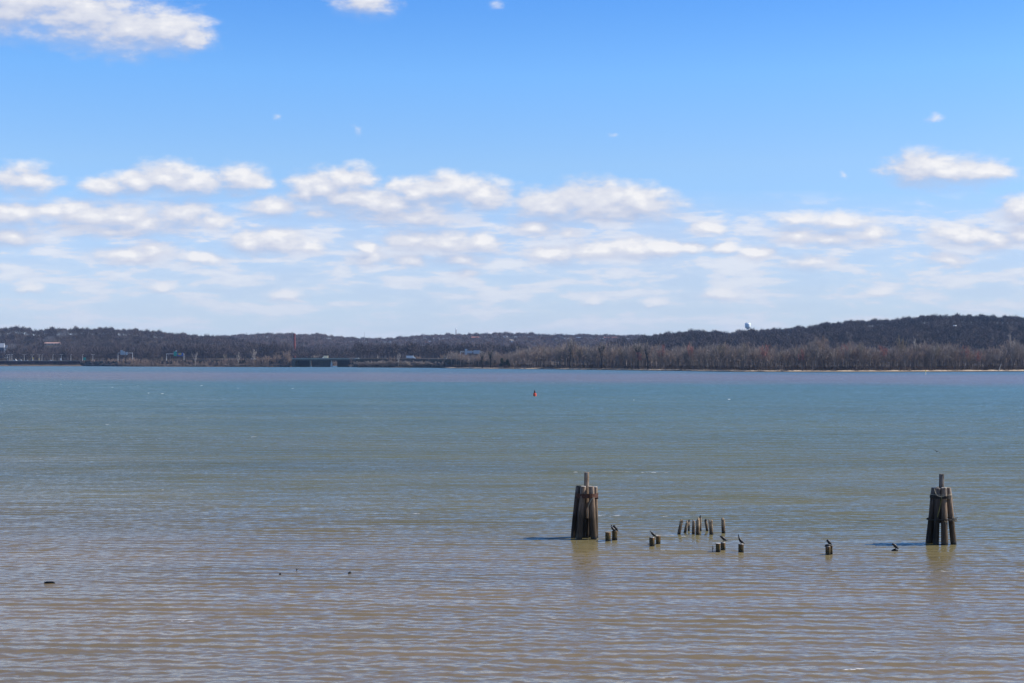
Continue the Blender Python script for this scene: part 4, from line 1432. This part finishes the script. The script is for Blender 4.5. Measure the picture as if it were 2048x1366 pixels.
def grow(seed, spread=0.6, fork=0.35, limbs=6, subs=6, twigs=16, trunk_r=0.016, twl=0.085, tww=0.0028, lean=0.0, low=0.0, flat=1.0):
    """a bare tree of height 1: (trunk mesh, twig triangles)"""
    r = np.random.default_rng(seed)
    wood = MB()
    tri = []

    def path(p, d, L, n, wob, up):
        pts = [p]
        for _ in range(n):
            d = unit(d + r.normal(0, wob, 3) + np.array([0, 0, up]))
            p = p + d * L / n
            pts.append(p)
        return pts, d

    tp, td = path(np.zeros(3), np.array([lean, 0, 1.0]), fork, 4, 0.05, 0.1)
    wood.loft(tp, list(np.linspace(trunk_r, trunk_r * 0.72, 5)), 7, cap=False)
    ends = []
    n0 = max(2, limbs)
    for i in range(n0):
        th = 2 * math.pi * (i + r.uniform(-.3, .3)) / n0
        s = r.uniform(0.25, 1.0) * spread
        lead = i == 0
        if lead:
            s *= 0.2
        d = unit(np.array([math.cos(th) * s, math.sin(th) * s, 1.0]))
        f = 1.0 if lead else r.uniform(0.55, 1.0)
        k = f * 4
        j = min(3, int(k))
        p = tp[j] + (tp[j + 1] - tp[j]) * (k - j)
        L = (1.0 - p[2]) * (0.95 if lead else r.uniform(0.62, 0.92)) / max(0.72, d[2]) * 0.93
        lp, _ = path(p, d, L, 5, 0.13, 0.10)
        wood.loft(lp, list(np.linspace(trunk_r * (0.62 if lead else 0.46), trunk_r * 0.10, 6)), 5, cap=False)
        for q in range(subs):
            fq = r.uniform(0.22, 0.98)
            k = fq * 5
            j = min(4, int(k))
            sp = lp[j] + (lp[j + 1] - lp[j]) * (k - j)
            dd = unit(unit(lp[j + 1] - lp[j]) * 0.7 + r.normal(0, 0.62, 3) * np.array([1, 1, 0.45]) + np.array([0, 0, 0.25]))
            bl = L * r.uniform(0.22, 0.42) * (1.15 - 0.55 * fq)
            bp, _ = path(sp, dd, bl, 3, 0.18, 0.12)
            wood.loft(bp, list(np.linspace(trunk_r * 0.20, trunk_r * 0.05, 4)), 3, cap=False)
            ends.append((bp, 1.0))
        ends.append((lp[2:], 1.2))
    for bp, w in ends:
        m = int(twigs * w)
        for _ in range(m):
            k = r.uniform(0, len(bp) - 1.001)
            j = int(k)
            p = bp[j] + (bp[j + 1] - bp[j]) * (k - j)
            d = unit(unit(bp[j + 1] - bp[j]) * 0.6 + r.normal(0, 0.6, 3) + np.array([0, 0, 0.25]))
            L = twl * r.uniform(0.5, 1.3)
            side = unit(np.cross(d, r.normal(0, 1, 3))) * tww * r.uniform(0.7, 1.4)
            e = p + d * L
            tri.append((p - side, p + side, e))
    if low:
        for _ in range(int(low)):
            a = r.uniform(0, 6.28)
            q = np.array([math.cos(a), math.sin(a), 0]) * r.uniform(0, .22)
            z0 = r.uniform(0, .25)
            d = unit(np.array([math.cos(a) * .5, math.sin(a) * .5, 1.0]) + r.normal(0, .3, 3))
            side = unit(np.cross(d, r.normal(0, 1, 3))) * tww
            p = q + np.array([0, 0, z0])
            tri.append((p - side, p + side, p + d * r.uniform(.08, .2)))
    T = np.array(tri)
    T[..., :2] *= flat
    top = max(T[..., 2].max(), 0.3)
    T /= top
    wood.v = [tuple(np.array(v) * np.array([flat, flat, 1]) / top) for v in wood.v]
    return wood, T


def tri_mesh(name, T, mat, parent=None):
    V = T.reshape(-1, 3)
    Fc = np.arange(len(V)).reshape(-1, 3)
    return np_mesh(name, V, Fc, mat, parent=parent)


KINDS = {}


def kind(key, wood_mat, tw, variants, **kw):
    out = []
    for i in range(variants):
        w, T = grow(hash_seed(key) + i * 17, **kw)
        me_w = bpy.data.meshes.new('trunk')
        me_w.from_pydata([tuple(map(float, v)) for v in w.v], [], w.f)
        me_w.materials.append(wood_mat)
        o = tri_mesh('crown', T, tw)
        me_c = o.data
        bpy.data.objects.remove(o)
        out.append((me_w, me_c))
    KINDS[key] = out


def hash_seed(s):
    return sum(ord(c) * (i + 7) for i, c in enumerate(s)) % 100000


kind('grey', BARK, TW_GREY, 7, spread=0.50, fork=0.42, limbs=6, subs=7, twigs=17)
kind('warm', BARK, TW_WARM, 5, spread=0.60, fork=0.36, limbs=7, subs=7, twigs=17)
kind('red', BARK, TW_RED, 3, spread=0.60, fork=0.40, limbs=7, subs=7, twigs=18)
kind('tan', BARK, TW_TAN, 3, spread=0.62, fork=0.40, limbs=7, subs=7, twigs=17)
kind('white', BARK_WHITE, TW_PALE, 3, spread=0.55, fork=0.42, limbs=6, subs=7, twigs=13, trunk_r=0.015)
kind('dark', BARK_DARK, TW_GREY, 3, spread=0.62, fork=0.45, limbs=5, subs=6, twigs=13, trunk_r=0.030)
kind('shrub', BARK, TW_WARM, 5, spread=1.3, fork=0.15, limbs=9, subs=7, twigs=16, trunk_r=0.018, twl=0.13, tww=0.0052, low=260, flat=1.25)
kind('bush', BARK, TW_GREY, 4, spread=1.6, fork=0.10, limbs=9, subs=6, twigs=16, trunk_r=0.016, twl=0.16, tww=0.008, low=300, flat=1.7)

NAMES = {'grey': 'bare_tree', 'warm': 'bare_tree', 'red': 'budding_tree', 'tan': 'bare_tree', 'white': 'sycamore_tree', 'dark': 'bare_tree', 'shrub': 'shore_tree', 'bush': 'bush'}
_cnt = {}


def plant(key, px, Y, h, label, cat='tree', group=None, rz=None, name=None, sx=1.0, leanx=0.0, z=None):
    r = _cnt.get(key, 0)
    _cnt[key] = r + 1
    mw, mc = KINDS[key][r % len(KINDS[key])]
    zz = float(terrain(px, Y)) - 0.3 if z is None else z
    root = empty(name or NAMES[key], (X(px, Y), Y, zz), rng.uniform(0, 6.28) if rz is None else rz)
    tag(root, label, cat, group)
    for nm, me in (('trunk', mw), ('crown', mc)):
        o = bpy.data.objects.new(nm, me)
        col.objects.link(o)
        o.parent = root
    root.scale = (h * sx, h * sx, h)
    return root


def ivy(root, T):
    o = tri_mesh('ivy', T, IVY, root)
    return o


def ivy_tri(seed, segs, rad, n, leaf):
    r = np.random.default_rng(seed)
    tr = []
    for _ in range(n):
        a, b = segs[r.integers(len(segs))]
        f = r.uniform(0, 1)
        p = np.array(a) * (1 - f) + np.array(b) * f + r.normal(0, rad, 3)
        u = r.normal(0, leaf, 3)
        v = r.normal(0, leaf, 3)
        tr.append((p, p + u, p + v))
    return np.array(tr)


TOP = interp([(860, 722), (872, 716), (895, 700), (912, 694), (925, 702), (950, 706), (965, 698), (985, 694), (1005, 704), (1020, 698), (1040, 690), (1080, 684), (1110, 688), (1140, 673), (1160, 684), (1185, 684), (1203, 680),
              (1240, 683), (1280, 676), (1300, 684), (1340, 690), (1380, 681), (1400, 690), (1420, 678), (1440, 684), (1490, 681), (1530, 684), (1560, 692), (1600, 682), (1640, 668), (1665, 690), (1690, 680),
              (1710, 674), (1730, 682), (1760, 690), (1800, 684), (1850, 678), (1900, 680), (1950, 690), (2000, 688), (2020, 670), (2048, 680), (2200, 680)])


def near_forest():
    g = 'bare trees massed behind the sand beach'
    def where(p):
        for lim, w in ((1000, 'near the ivy-covered forked trees'), (1130, 'below the orange brick ridge estate'), (1310, 'among the vase-shaped ivy trees'), (1480, 'left of the water tower'),
                       (1620, 'right below the water tower'), (1780, 'around the tallest rounded crown'), (1890, 'left of the lamp mast')):
            if p < lim:
                return w
        return 'right of the lamp mast'
    n = 0
    for row, (off, step, hs) in enumerate(((14, 10.5, 0.86), (34, 12.5, 1.0), (60, 15.0, 1.03))):
        px = 880.0 if row else 902
        while px < 2085:
            p = px + rng.uniform(-3.5, 3.5)
            Y = float(SHORE_Y(p)) + off + rng.uniform(-4, 8)
            zt = Zp(float(TOP(p)), Y)
            zg = float(terrain(p, Y))
            h = (zt - zg) * hs * rng.uniform(0.86, 1.03)
            h = max(5.0, h)
            k = rng.random()
            key = 'grey' if k < 0.62 else 'warm'
            tone = 'grey-brown' if key == 'grey' else 'warm-brown'
            plant(key, p, Y, h, f'bare {tone} tree in the riverside row {where(p)}', 'tree', f'{tone} {g}, {where(p)}', sx=rng.uniform(0.62, 0.92))
            n += 1
            px += step * rng.uniform(0.8, 1.2)
    # trees one can tell apart
    def special(key, px, top, off, label, sx=0.8, name=None, cat='tree', rz=None, base=None):
        Y = float(SHORE_Y(px)) + off
        zg = float(terrain(px, Y))
        return plant(key, px, Y, Zp(top, Y) - zg, label, cat, sx=sx, name=name, rz=rz)
    t = special('dark', 1140, 671, 16, 'tall dark forked tree reaching the skyline left of the ivy-covered vase tree', 0.85)
    for px, top, lab, seed, nn in ((981, 691, 'ivy-covered forked tree, tallest dark green one left of the evergreen', 1, 620), (964.5, 697, 'smaller ivy-covered tree just left of the tallest ivy-covered forked one', 2, 420),
                                   (1203, 679, 'black vase-shaped tree with ivy-thick limbs in front of the long red-brown roof', 3, 640), (1276.5, 677, 'dark V-shaped ivy tree standing right of the vase-shaped one', 4, 420), (1295, 684, 'slim dark curved ivy tree right of the V-shaped one', 5, 300)):
        t = special('dark', px, top, 10 if px < 1000 else 12, lab, 0.75, name='ivy_covered_tree')
        e = 0.30 if px < 1000 else 0.52
        segs = [((0, 0, 0.05 if px < 1000 else 0.40), (0, 0, 0.45)), ((0, 0, 0.45), (-0.13, 0.03, 0.74)), ((0, 0, 0.45), (0.14, -0.02, 0.78)), ((0, 0, 0.42), (0.05, 0.1, 0.7))]
        if px in (1295,):
            segs = segs[:2]
        T = ivy_tri(seed, segs, 0.016, nn, 0.022)
        ivy(t, T)
        t.rotation_euler = (0, 0, 0)
    for px, top, off, lab in ((1416, 688, 26, 'white-limbed sycamore left of the pair of pale crowns, below the left hill shoulder'), (1669, 695, 20, 'bright white-trunked sycamore standing in front of the brown row, right of the tallest crown'),
                              (1836, 669, 40, 'white sycamore crown rising above the row left of the lamp mast'), (2024, 664, 30, 'tall pale many-limbed sycamore near the right edge'),
                              (1810, 699, 22, 'thin whitish tree in front of the row left of the tall white sycamore')):
        special('white', px, top, off, lab, 0.8)
    for px, top, off, lab in ((1322, 686, 16, 'red-budding tree left of the dark hill shoulder, right of the ivy trees'), (1379, 680, 16, 'broad tan and red budding crown below the left hill shoulder'), (1528, 684, 14, 'red-budding crown below and right of the water tower'),
                              (1602, 695, 9, 'low reddish crown midway between the water tower and the tallest crown'), (1690, 679, 24, 'reddish crown right of the bright white-trunked sycamore'), (1769, 687, 16, 'red-budding crown left of the white sycamore crown'),
                              (1932, 688, 12, 'bright red budding tree just right of the lamp mast'), (1957, 695, 9, 'brightest and lowest red budding tree right of the lamp mast'), (1280, 700, 7, 'low rosy tree below the V-shaped ivy tree')):
        special('red', px, top, off, lab, 0.72)
    special('warm', 1644, 663, 26, 'tallest rounded bare crown in the right hand row, against the dark hill', 0.7)
    special('tan', 1803, 665, 30, 'tan-leaved tall tree poking above the row left of the lamp mast', 0.5)
    for px, top in ((1440, 681), (1490, 681), (1160, 688), (1240, 690), (1725, 680), (1870, 684)):
        special('tan', px, top, 18, {1440: 'yellowish tan crown right of the white-limbed sycamore', 1490: 'yellowish tan crown directly below the water tower', 1160: 'yellowish tree between the tall forked tree and the vase-shaped one',
                                     1240: 'yellowish tree between the vase-shaped and V-shaped ivy trees', 1725: 'yellowish tan crown above the small reddish ones near the hill foot', 1870: 'yellowish tan crown between the white sycamore and the lamp mast'}[px], 0.8)
    # leaning dead white trunk
    Y = float(SHORE_Y(2000)) + 6
    o = MB().loft([(-1.2, 0, -0.5), (0, 0, 3.0), (1.2, 0, 6.2)], [0.45, 0.34, 0.15], 8, jitter=0.1).build('dead_trunk', BARK_WHITE, loc=(X(2000, Y), Y, float(terrain(2000, Y))))
    tag(o, 'leaning dead white trunk at the beach edge near the right side', 'dead tree')
    # evergreen on the shore
    Y = float(SHORE_Y(1009)) + 10
    root = empty('evergreen_tree', (X(1009, Y), Y, float(terrain(1009, Y))))
    tag(root, 'dark green broad evergreen at the beach right of the ivy-covered forked tree', 'tree')
    r = np.random.default_rng(4)
    tr = []
    for _ in range(2600):
        c = r.integers(5)
        cen = [(-3.2, 0, 8.5), (3.5, 0, 7.5), (0, 1, 5), (-4.4, -1, 3.6), (5.0, 0, 3.8)][c]
        sc = [(1.9, 1.9, 3.4), (2.3, 2, 3.0), (3.0, 2, 2.6), (2, 2, 2), (2, 2, 2)][c]
        d = r.normal(0, 1, 3)
        d = d / np.linalg.norm(d) * r.uniform(.5, 1.0)
        p = np.array(cen) + d * np.array(sc)
        tr.append((p, p + r.normal(0, .42, 3), p + r.normal(0, .42, 3)))
    tri_mesh('crown', np.array(tr), IVY, root)
    MB().loft([(0, 0, -0.5), (0, 0, 5), (-2, 0, 9)], [0.45, 0.35, 0.12], 8).build('trunk', BARK_DARK, root)
    return n


near_forest()


def left_shore():
    g = 'bushy bare trees along the embankment left of the bridge'
    topl = interp([(165, 722), (185, 717), (230, 714), (262, 713), (300, 716), (340, 719), (380, 717), (420, 718), (440, 714), (470, 712), (490, 716), (508, 710), (520, 707), (545, 706), (562, 704), (576, 702), (584, 707), (590, 714)])
    px = 178.0
    while px < 582:
        Y = float(SHORE_Y(px)) + rng.uniform(5, 22)
        zg = float(terrain(px, Y))
        h = max(4.0, (Zp(float(topl(px)), Y) - zg) * rng.uniform(0.8, 1.06))
        w = 'right of the causeway lamps' if px < 232 else 'below the white-panelled gantry' if px < 300 else 'around the green-panelled gantry' if px < 385 else 'between the two pale sycamores' if px < 480 else 'near the left end of the bridge'
        plant('shrub', px, Y, h, 'bushy grey-brown bare tree on the embankment ' + w, 'tree', g + ', ' + w, sx=rng.uniform(0.55, 0.8))
        px += rng.uniform(6.0, 9.5)
    for px, top, lab, k in ((391, 701, 'white forked sycamore at the waterline left of the bridge, right of the green gantry', 'white'), (476, 702, 'pale thin-limbed sycamore above the bushes midway between gantry and bridge', 'white'),
                         (508, 696, 'slender pale tree behind the half-hidden white van', 'white'), (449, 705, 'rounded tan bush tree left of the pale thin-limbed sycamore', 'tan'), (575, 696, 'largest rounded bare tree at the left end of the bridge', 'warm'),
                         (556, 702, 'second largest bare tree left of the bridge end', 'warm'), (324, 712, 'tan rounded tree crown left of the green gantry panel', 'tan')):
        Y = float(SHORE_Y(px)) + (9 if k != 'tan' else 22)
        zg = float(terrain(px, Y))
        plant(k, px, Y, Zp(top, Y) - zg, lab, 'tree', sx=1.0 if px == 575 else 0.85)
    # right of the bridge
    g2 = 'low bare bushes on the bank right of the bridge'
    px = 701.0
    top2 = interp([(700, 729), (712, 722), (730, 720.5), (780, 719.5), (870, 721)])
    while px < 885:
        Y = float(SHORE_Y(max(px, 713))) + rng.uniform(2, 15)
        zg = float(terrain(max(px, 713), Y))
        h = max(2.5, (Zp(float(top2(px)), Y) - zg) * rng.uniform(0.85, 1.15))
        w = 'between the bridge and the white-barked tree' if px < 797 else 'right of the white-barked tree'
        plant('bush', px, Y, h, 'low bare bush on the bank ' + w, 'bush', g2 + ', ' + w, sx=rng.uniform(0.9, 1.2), z=zg - 0.3)
        px += rng.uniform(4.5, 7.5)
    for px, top, k, lab, off in ((797, 703, 'white', 'white-barked many-limbed tree on the bank left of the white box truck', 8), (783, 708, 'shrub', 'brown shrub tree just left of the white-barked one', 10),
                            (703, 711, 'shrub', 'small rounded bare tree at the right end of the bridge', 36), (756, 708, 'white', 'thin pale pole-like tree between the bridge and the white-barked tree', 30),
                            (838, 707, 'shrub', 'tan bare shrub tree just right of the white box truck', 36), (860, 716, 'shrub', 'low round bare tree right of the tan one', 30), (887, 708, 'tan', 'rounded tan tree at the start of the sand beach', 18)):
        Y = float(SHORE_Y(px if px > 712 else 713)) + off
        plant(k, px, Y, Zp(top, Y) - float(terrain(px if px > 712 else 713, Y)), lab, 'tree', sx=0.7, z=float(terrain(px if px > 712 else 713, Y)) - .3)
    plant('bush', 631.5, 2085, Zp(707.5, 2085) - 9.0, 'round bare bush showing above the bridge deck beside the cream truck', 'bush', sx=0.8, z=9.0)


left_shore()


# ---- woods too far and dense to count: one object per hill
def far_template(seed, n=92, L=0.24, w=0.0125, crown=0.36):
    """small bare tree: twigs fanning out of a rounded crown volume"""
    r = np.random.default_rng(seed)
    tr = []
    cz = r.uniform(0.52, 0.62)
    for i in range(n):
        d0 = unit(r.normal(0, 1, 3) * np.array([1, 1, 0.9]))
        q = r.uniform(0, 1) ** 0.6
        base = np.array([0, 0, cz]) + d0 * q * np.array([crown * .62, crown * .62, 0.26])
        d = unit(d0 * 0.8 + np.array([0, 0, 0.55]) + r.normal(0, .35, 3))
        side = unit(np.cross(d, r.normal(0, 1, 3))) * w * r.uniform(.6, 1.4)
        tr.append((base - side, base + side, base + d * L * r.uniform(0.45, 1.1)))
    for i in range(3):
        a = r.uniform(0, 6.28)
        s = np.array([math.cos(a), math.sin(a), 0]) * 0.016
        tr.append((-s, s, np.array([0, 0, 0.8])))
    T = np.array(tr)
    T[..., 2] /= T[..., 2].max()
    return T


FT = [far_template(i) for i in range(8)]
FT_S = [far_template(50 + i, 130, 0.22, 0.008, 0.42) for i in range(6)]


def woods(name, pts, mat, label, temps=FT, wide=1.0):
    """pts: array of (px, Y, h)"""
    r = np.random.default_rng(len(pts))
    out = []
    P = np.array(pts)
    z = terrain(P[:, 0], P[:, 1]) - 0.5
    x = (P[:, 0] - 1024) / F * P[:, 1]
    which = r.integers(0, len(temps), len(P))
    th = r.uniform(0, 6.28, len(P))
    for k, T in enumerate(temps):
        s = which == k
        if not s.any():
            continue
        c, n = np.cos(th[s]), np.sin(th[s])
        h = P[s, 2]
        W = h * wide * r.uniform(0.8, 1.25, s.sum())
        tx = T[..., 0][None] * c[:, None, None] - T[..., 1][None] * n[:, None, None]
        ty = T[..., 0][None] * n[:, None, None] + T[..., 1][None] * c[:, None, None]
        tz = np.repeat(T[..., 2][None], s.sum(), 0)
        o = np.stack([tx * W[:, None, None] + x[s][:, None, None], ty * W[:, None, None] + P[s, 1][:, None, None], tz * h[:, None, None] + z[s][:, None, None]], -1)
        out.append(o.reshape(-1, 3, 3))
    o = tri_mesh(name, np.concatenate(out), mat)
    tag(o, label, 'woods', kind='stuff')
    return o


def scatter(n, p0, p1, y0, y1, h0, h1, cond=None, bias=1.0):
    r = np.random.default_rng(int(p0 * 3 + y0 + n))
    px = r.uniform(p0, p1, n)
    Y = y0 + (y1 - y0) * r.uniform(0, 1, n) ** bias
    h = r.uniform(h0, h1, n) * (1 + 0.16 * np.sin(px * 0.19 + Y * 0.004) * np.sin(px * 0.071 + 1) + 0.14 * np.sin(px * 0.53 + Y * 0.01))
    keep = np.ones(n, bool)
    for (a, b, hy, d) in HOLES:
        keep &= ~((px > a) & (px < b) & (Y > hy - d) & (Y < hy + 14))
    if cond is not None:
        keep &= cond(px, Y)
    return np.stack([px, Y, h], -1)[keep]


def build_woods():
    tw_hill = twig_mat('hillside_twigs', (0.075, 0.055, 0.050), (0.145, 0.110, 0.100), 0.035)
    tw_shade = twig_mat('cloud_shaded_twigs', (0.034, 0.027, 0.029), (0.100, 0.076, 0.072), 0.022)  # cloud shade over these woods painted in as a darker twig colour
    tw_far = twig_mat('far_ridge_twigs', (0.055, 0.038, 0.036), (0.17, 0.12, 0.11), 0.020)
    woods('hill_woods', np.concatenate([scatter(4300, -110, 640, 2740, 3460, 12, 19), scatter(520, -110, 560, 3370, 3430, 14, 20)]), tw_shade, 'dark bare woods covering the left hill', wide=1.1)
    woods('hill_woods', np.concatenate([scatter(7600, 330, 1480, 3150, 5060, 12, 19), scatter(700, 420, 1420, 4940, 5040, 14, 20)]), tw_far, 'brown bare woods covering the long far ridge in the middle', wide=1.3)
    woods('hill_woods', np.concatenate([scatter(6800, 1180, 2150, 1900, 3060, 12, 19), scatter(800, 1280, 2150, 2930, 3020, 13, 19)]), tw_shade, 'dark bare woods covering the right hand hill', wide=1.1)
    woods('lowland_woods', scatter(3300, -110, 1250, 2330, 2760, 20, 28, lambda p, Y: (Y > SHORE_Y(p) + 90) & ~((p > 583) & (p < 713) & (Y < 2520))), tw_shade, 'dark belt of bare lowland woods behind the causeway and bridge', FT, 0.8)
    # body of the riverside wood behind the front rows
    r = np.random.default_rng(77)
    n = 1500
    px = r.uniform(905, 2120, n)
    off = r.uniform(22, 190, n)
    Y = SHORE_Y(px) + off
    h = (CAM_H - (TOP(px) - HORIZON) / F * Y - 2.6) * r.uniform(0.72, 0.98, n)
    tw_near = twig_mat('riverside_twigs', (0.17, 0.135, 0.12), (0.32, 0.26, 0.225), 0.06)
    woods('riverside_woods', np.stack([px, Y, np.maximum(h, 5)], -1), tw_near, 'brown mass of bare riverside woods behind the front trees', FT_S, 0.75)
    # brush at the foot of the trees
    n = 1500
    px = r.uniform(868, 2120, n)
    Y = SHORE_Y(px) + r.uniform(9, 30, n)
    tw_br = twig_mat('dark_underbrush_twigs', (0.045, 0.030, 0.026), (0.13, 0.095, 0.075), 0.06)
    woods('underbrush', np.stack([px, Y, r.uniform(1.5, 5.5, n)], -1), tw_br, 'dark tangled underbrush along the top of the sand beach', FT_S, 1.6)
    n = 500
    px = r.uniform(168, 590, n)
    Y = SHORE_Y(px) + r.uniform(4, 16, n)
    woods('underbrush', np.stack([px, Y, r.uniform(2, 5.5, n)], -1), tw_near, 'grey-brown brush along the embankment foot left of the bridge', FT_S, 1.6)


build_woods()


def build_smoke():
    m = bpy.data.materials.new('thin_smoke')
    m.use_nodes = True
    t = NT(m.node_tree)
    t.n.clear()
    pv = t.node('ShaderNodeVolumePrincipled')
    pv.inputs['Color'].default_value = (0.75, 0.84, 1.0, 1)
    pv.inputs['Density'].default_value = 0.006
    out = t.node('ShaderNodeOutputMaterial')
    t.l.new(pv.outputs[0], out.inputs['Volume'])
    mb = MB()
    Y = 2600.0
    for px, py, rx, ry in ((24, 693, 11, 6), (46, 699, 9, 4), (98, 678, 13, 7), (125, 667, 13, 7)):
        cx, cz = X(px, Y), Zp(py, Y)
        a, b = rx / F * Y, ry / F * Y
        mb.loft([(cx + a * math.cos(q), Y, cz + 0.25 * a * math.cos(q)) for q in np.linspace(math.pi, 0, 9)],
                [max(0.3, b * math.sin(q)) for q in np.linspace(0, math.pi, 9)], 12, jitter=0.08, seed=int(px))
    o = mb.build('smoke', m, smooth=True)
    tag(o, 'thin bluish smoke drifting before the foot of the left hill', 'smoke', kind='stuff')


build_smoke()
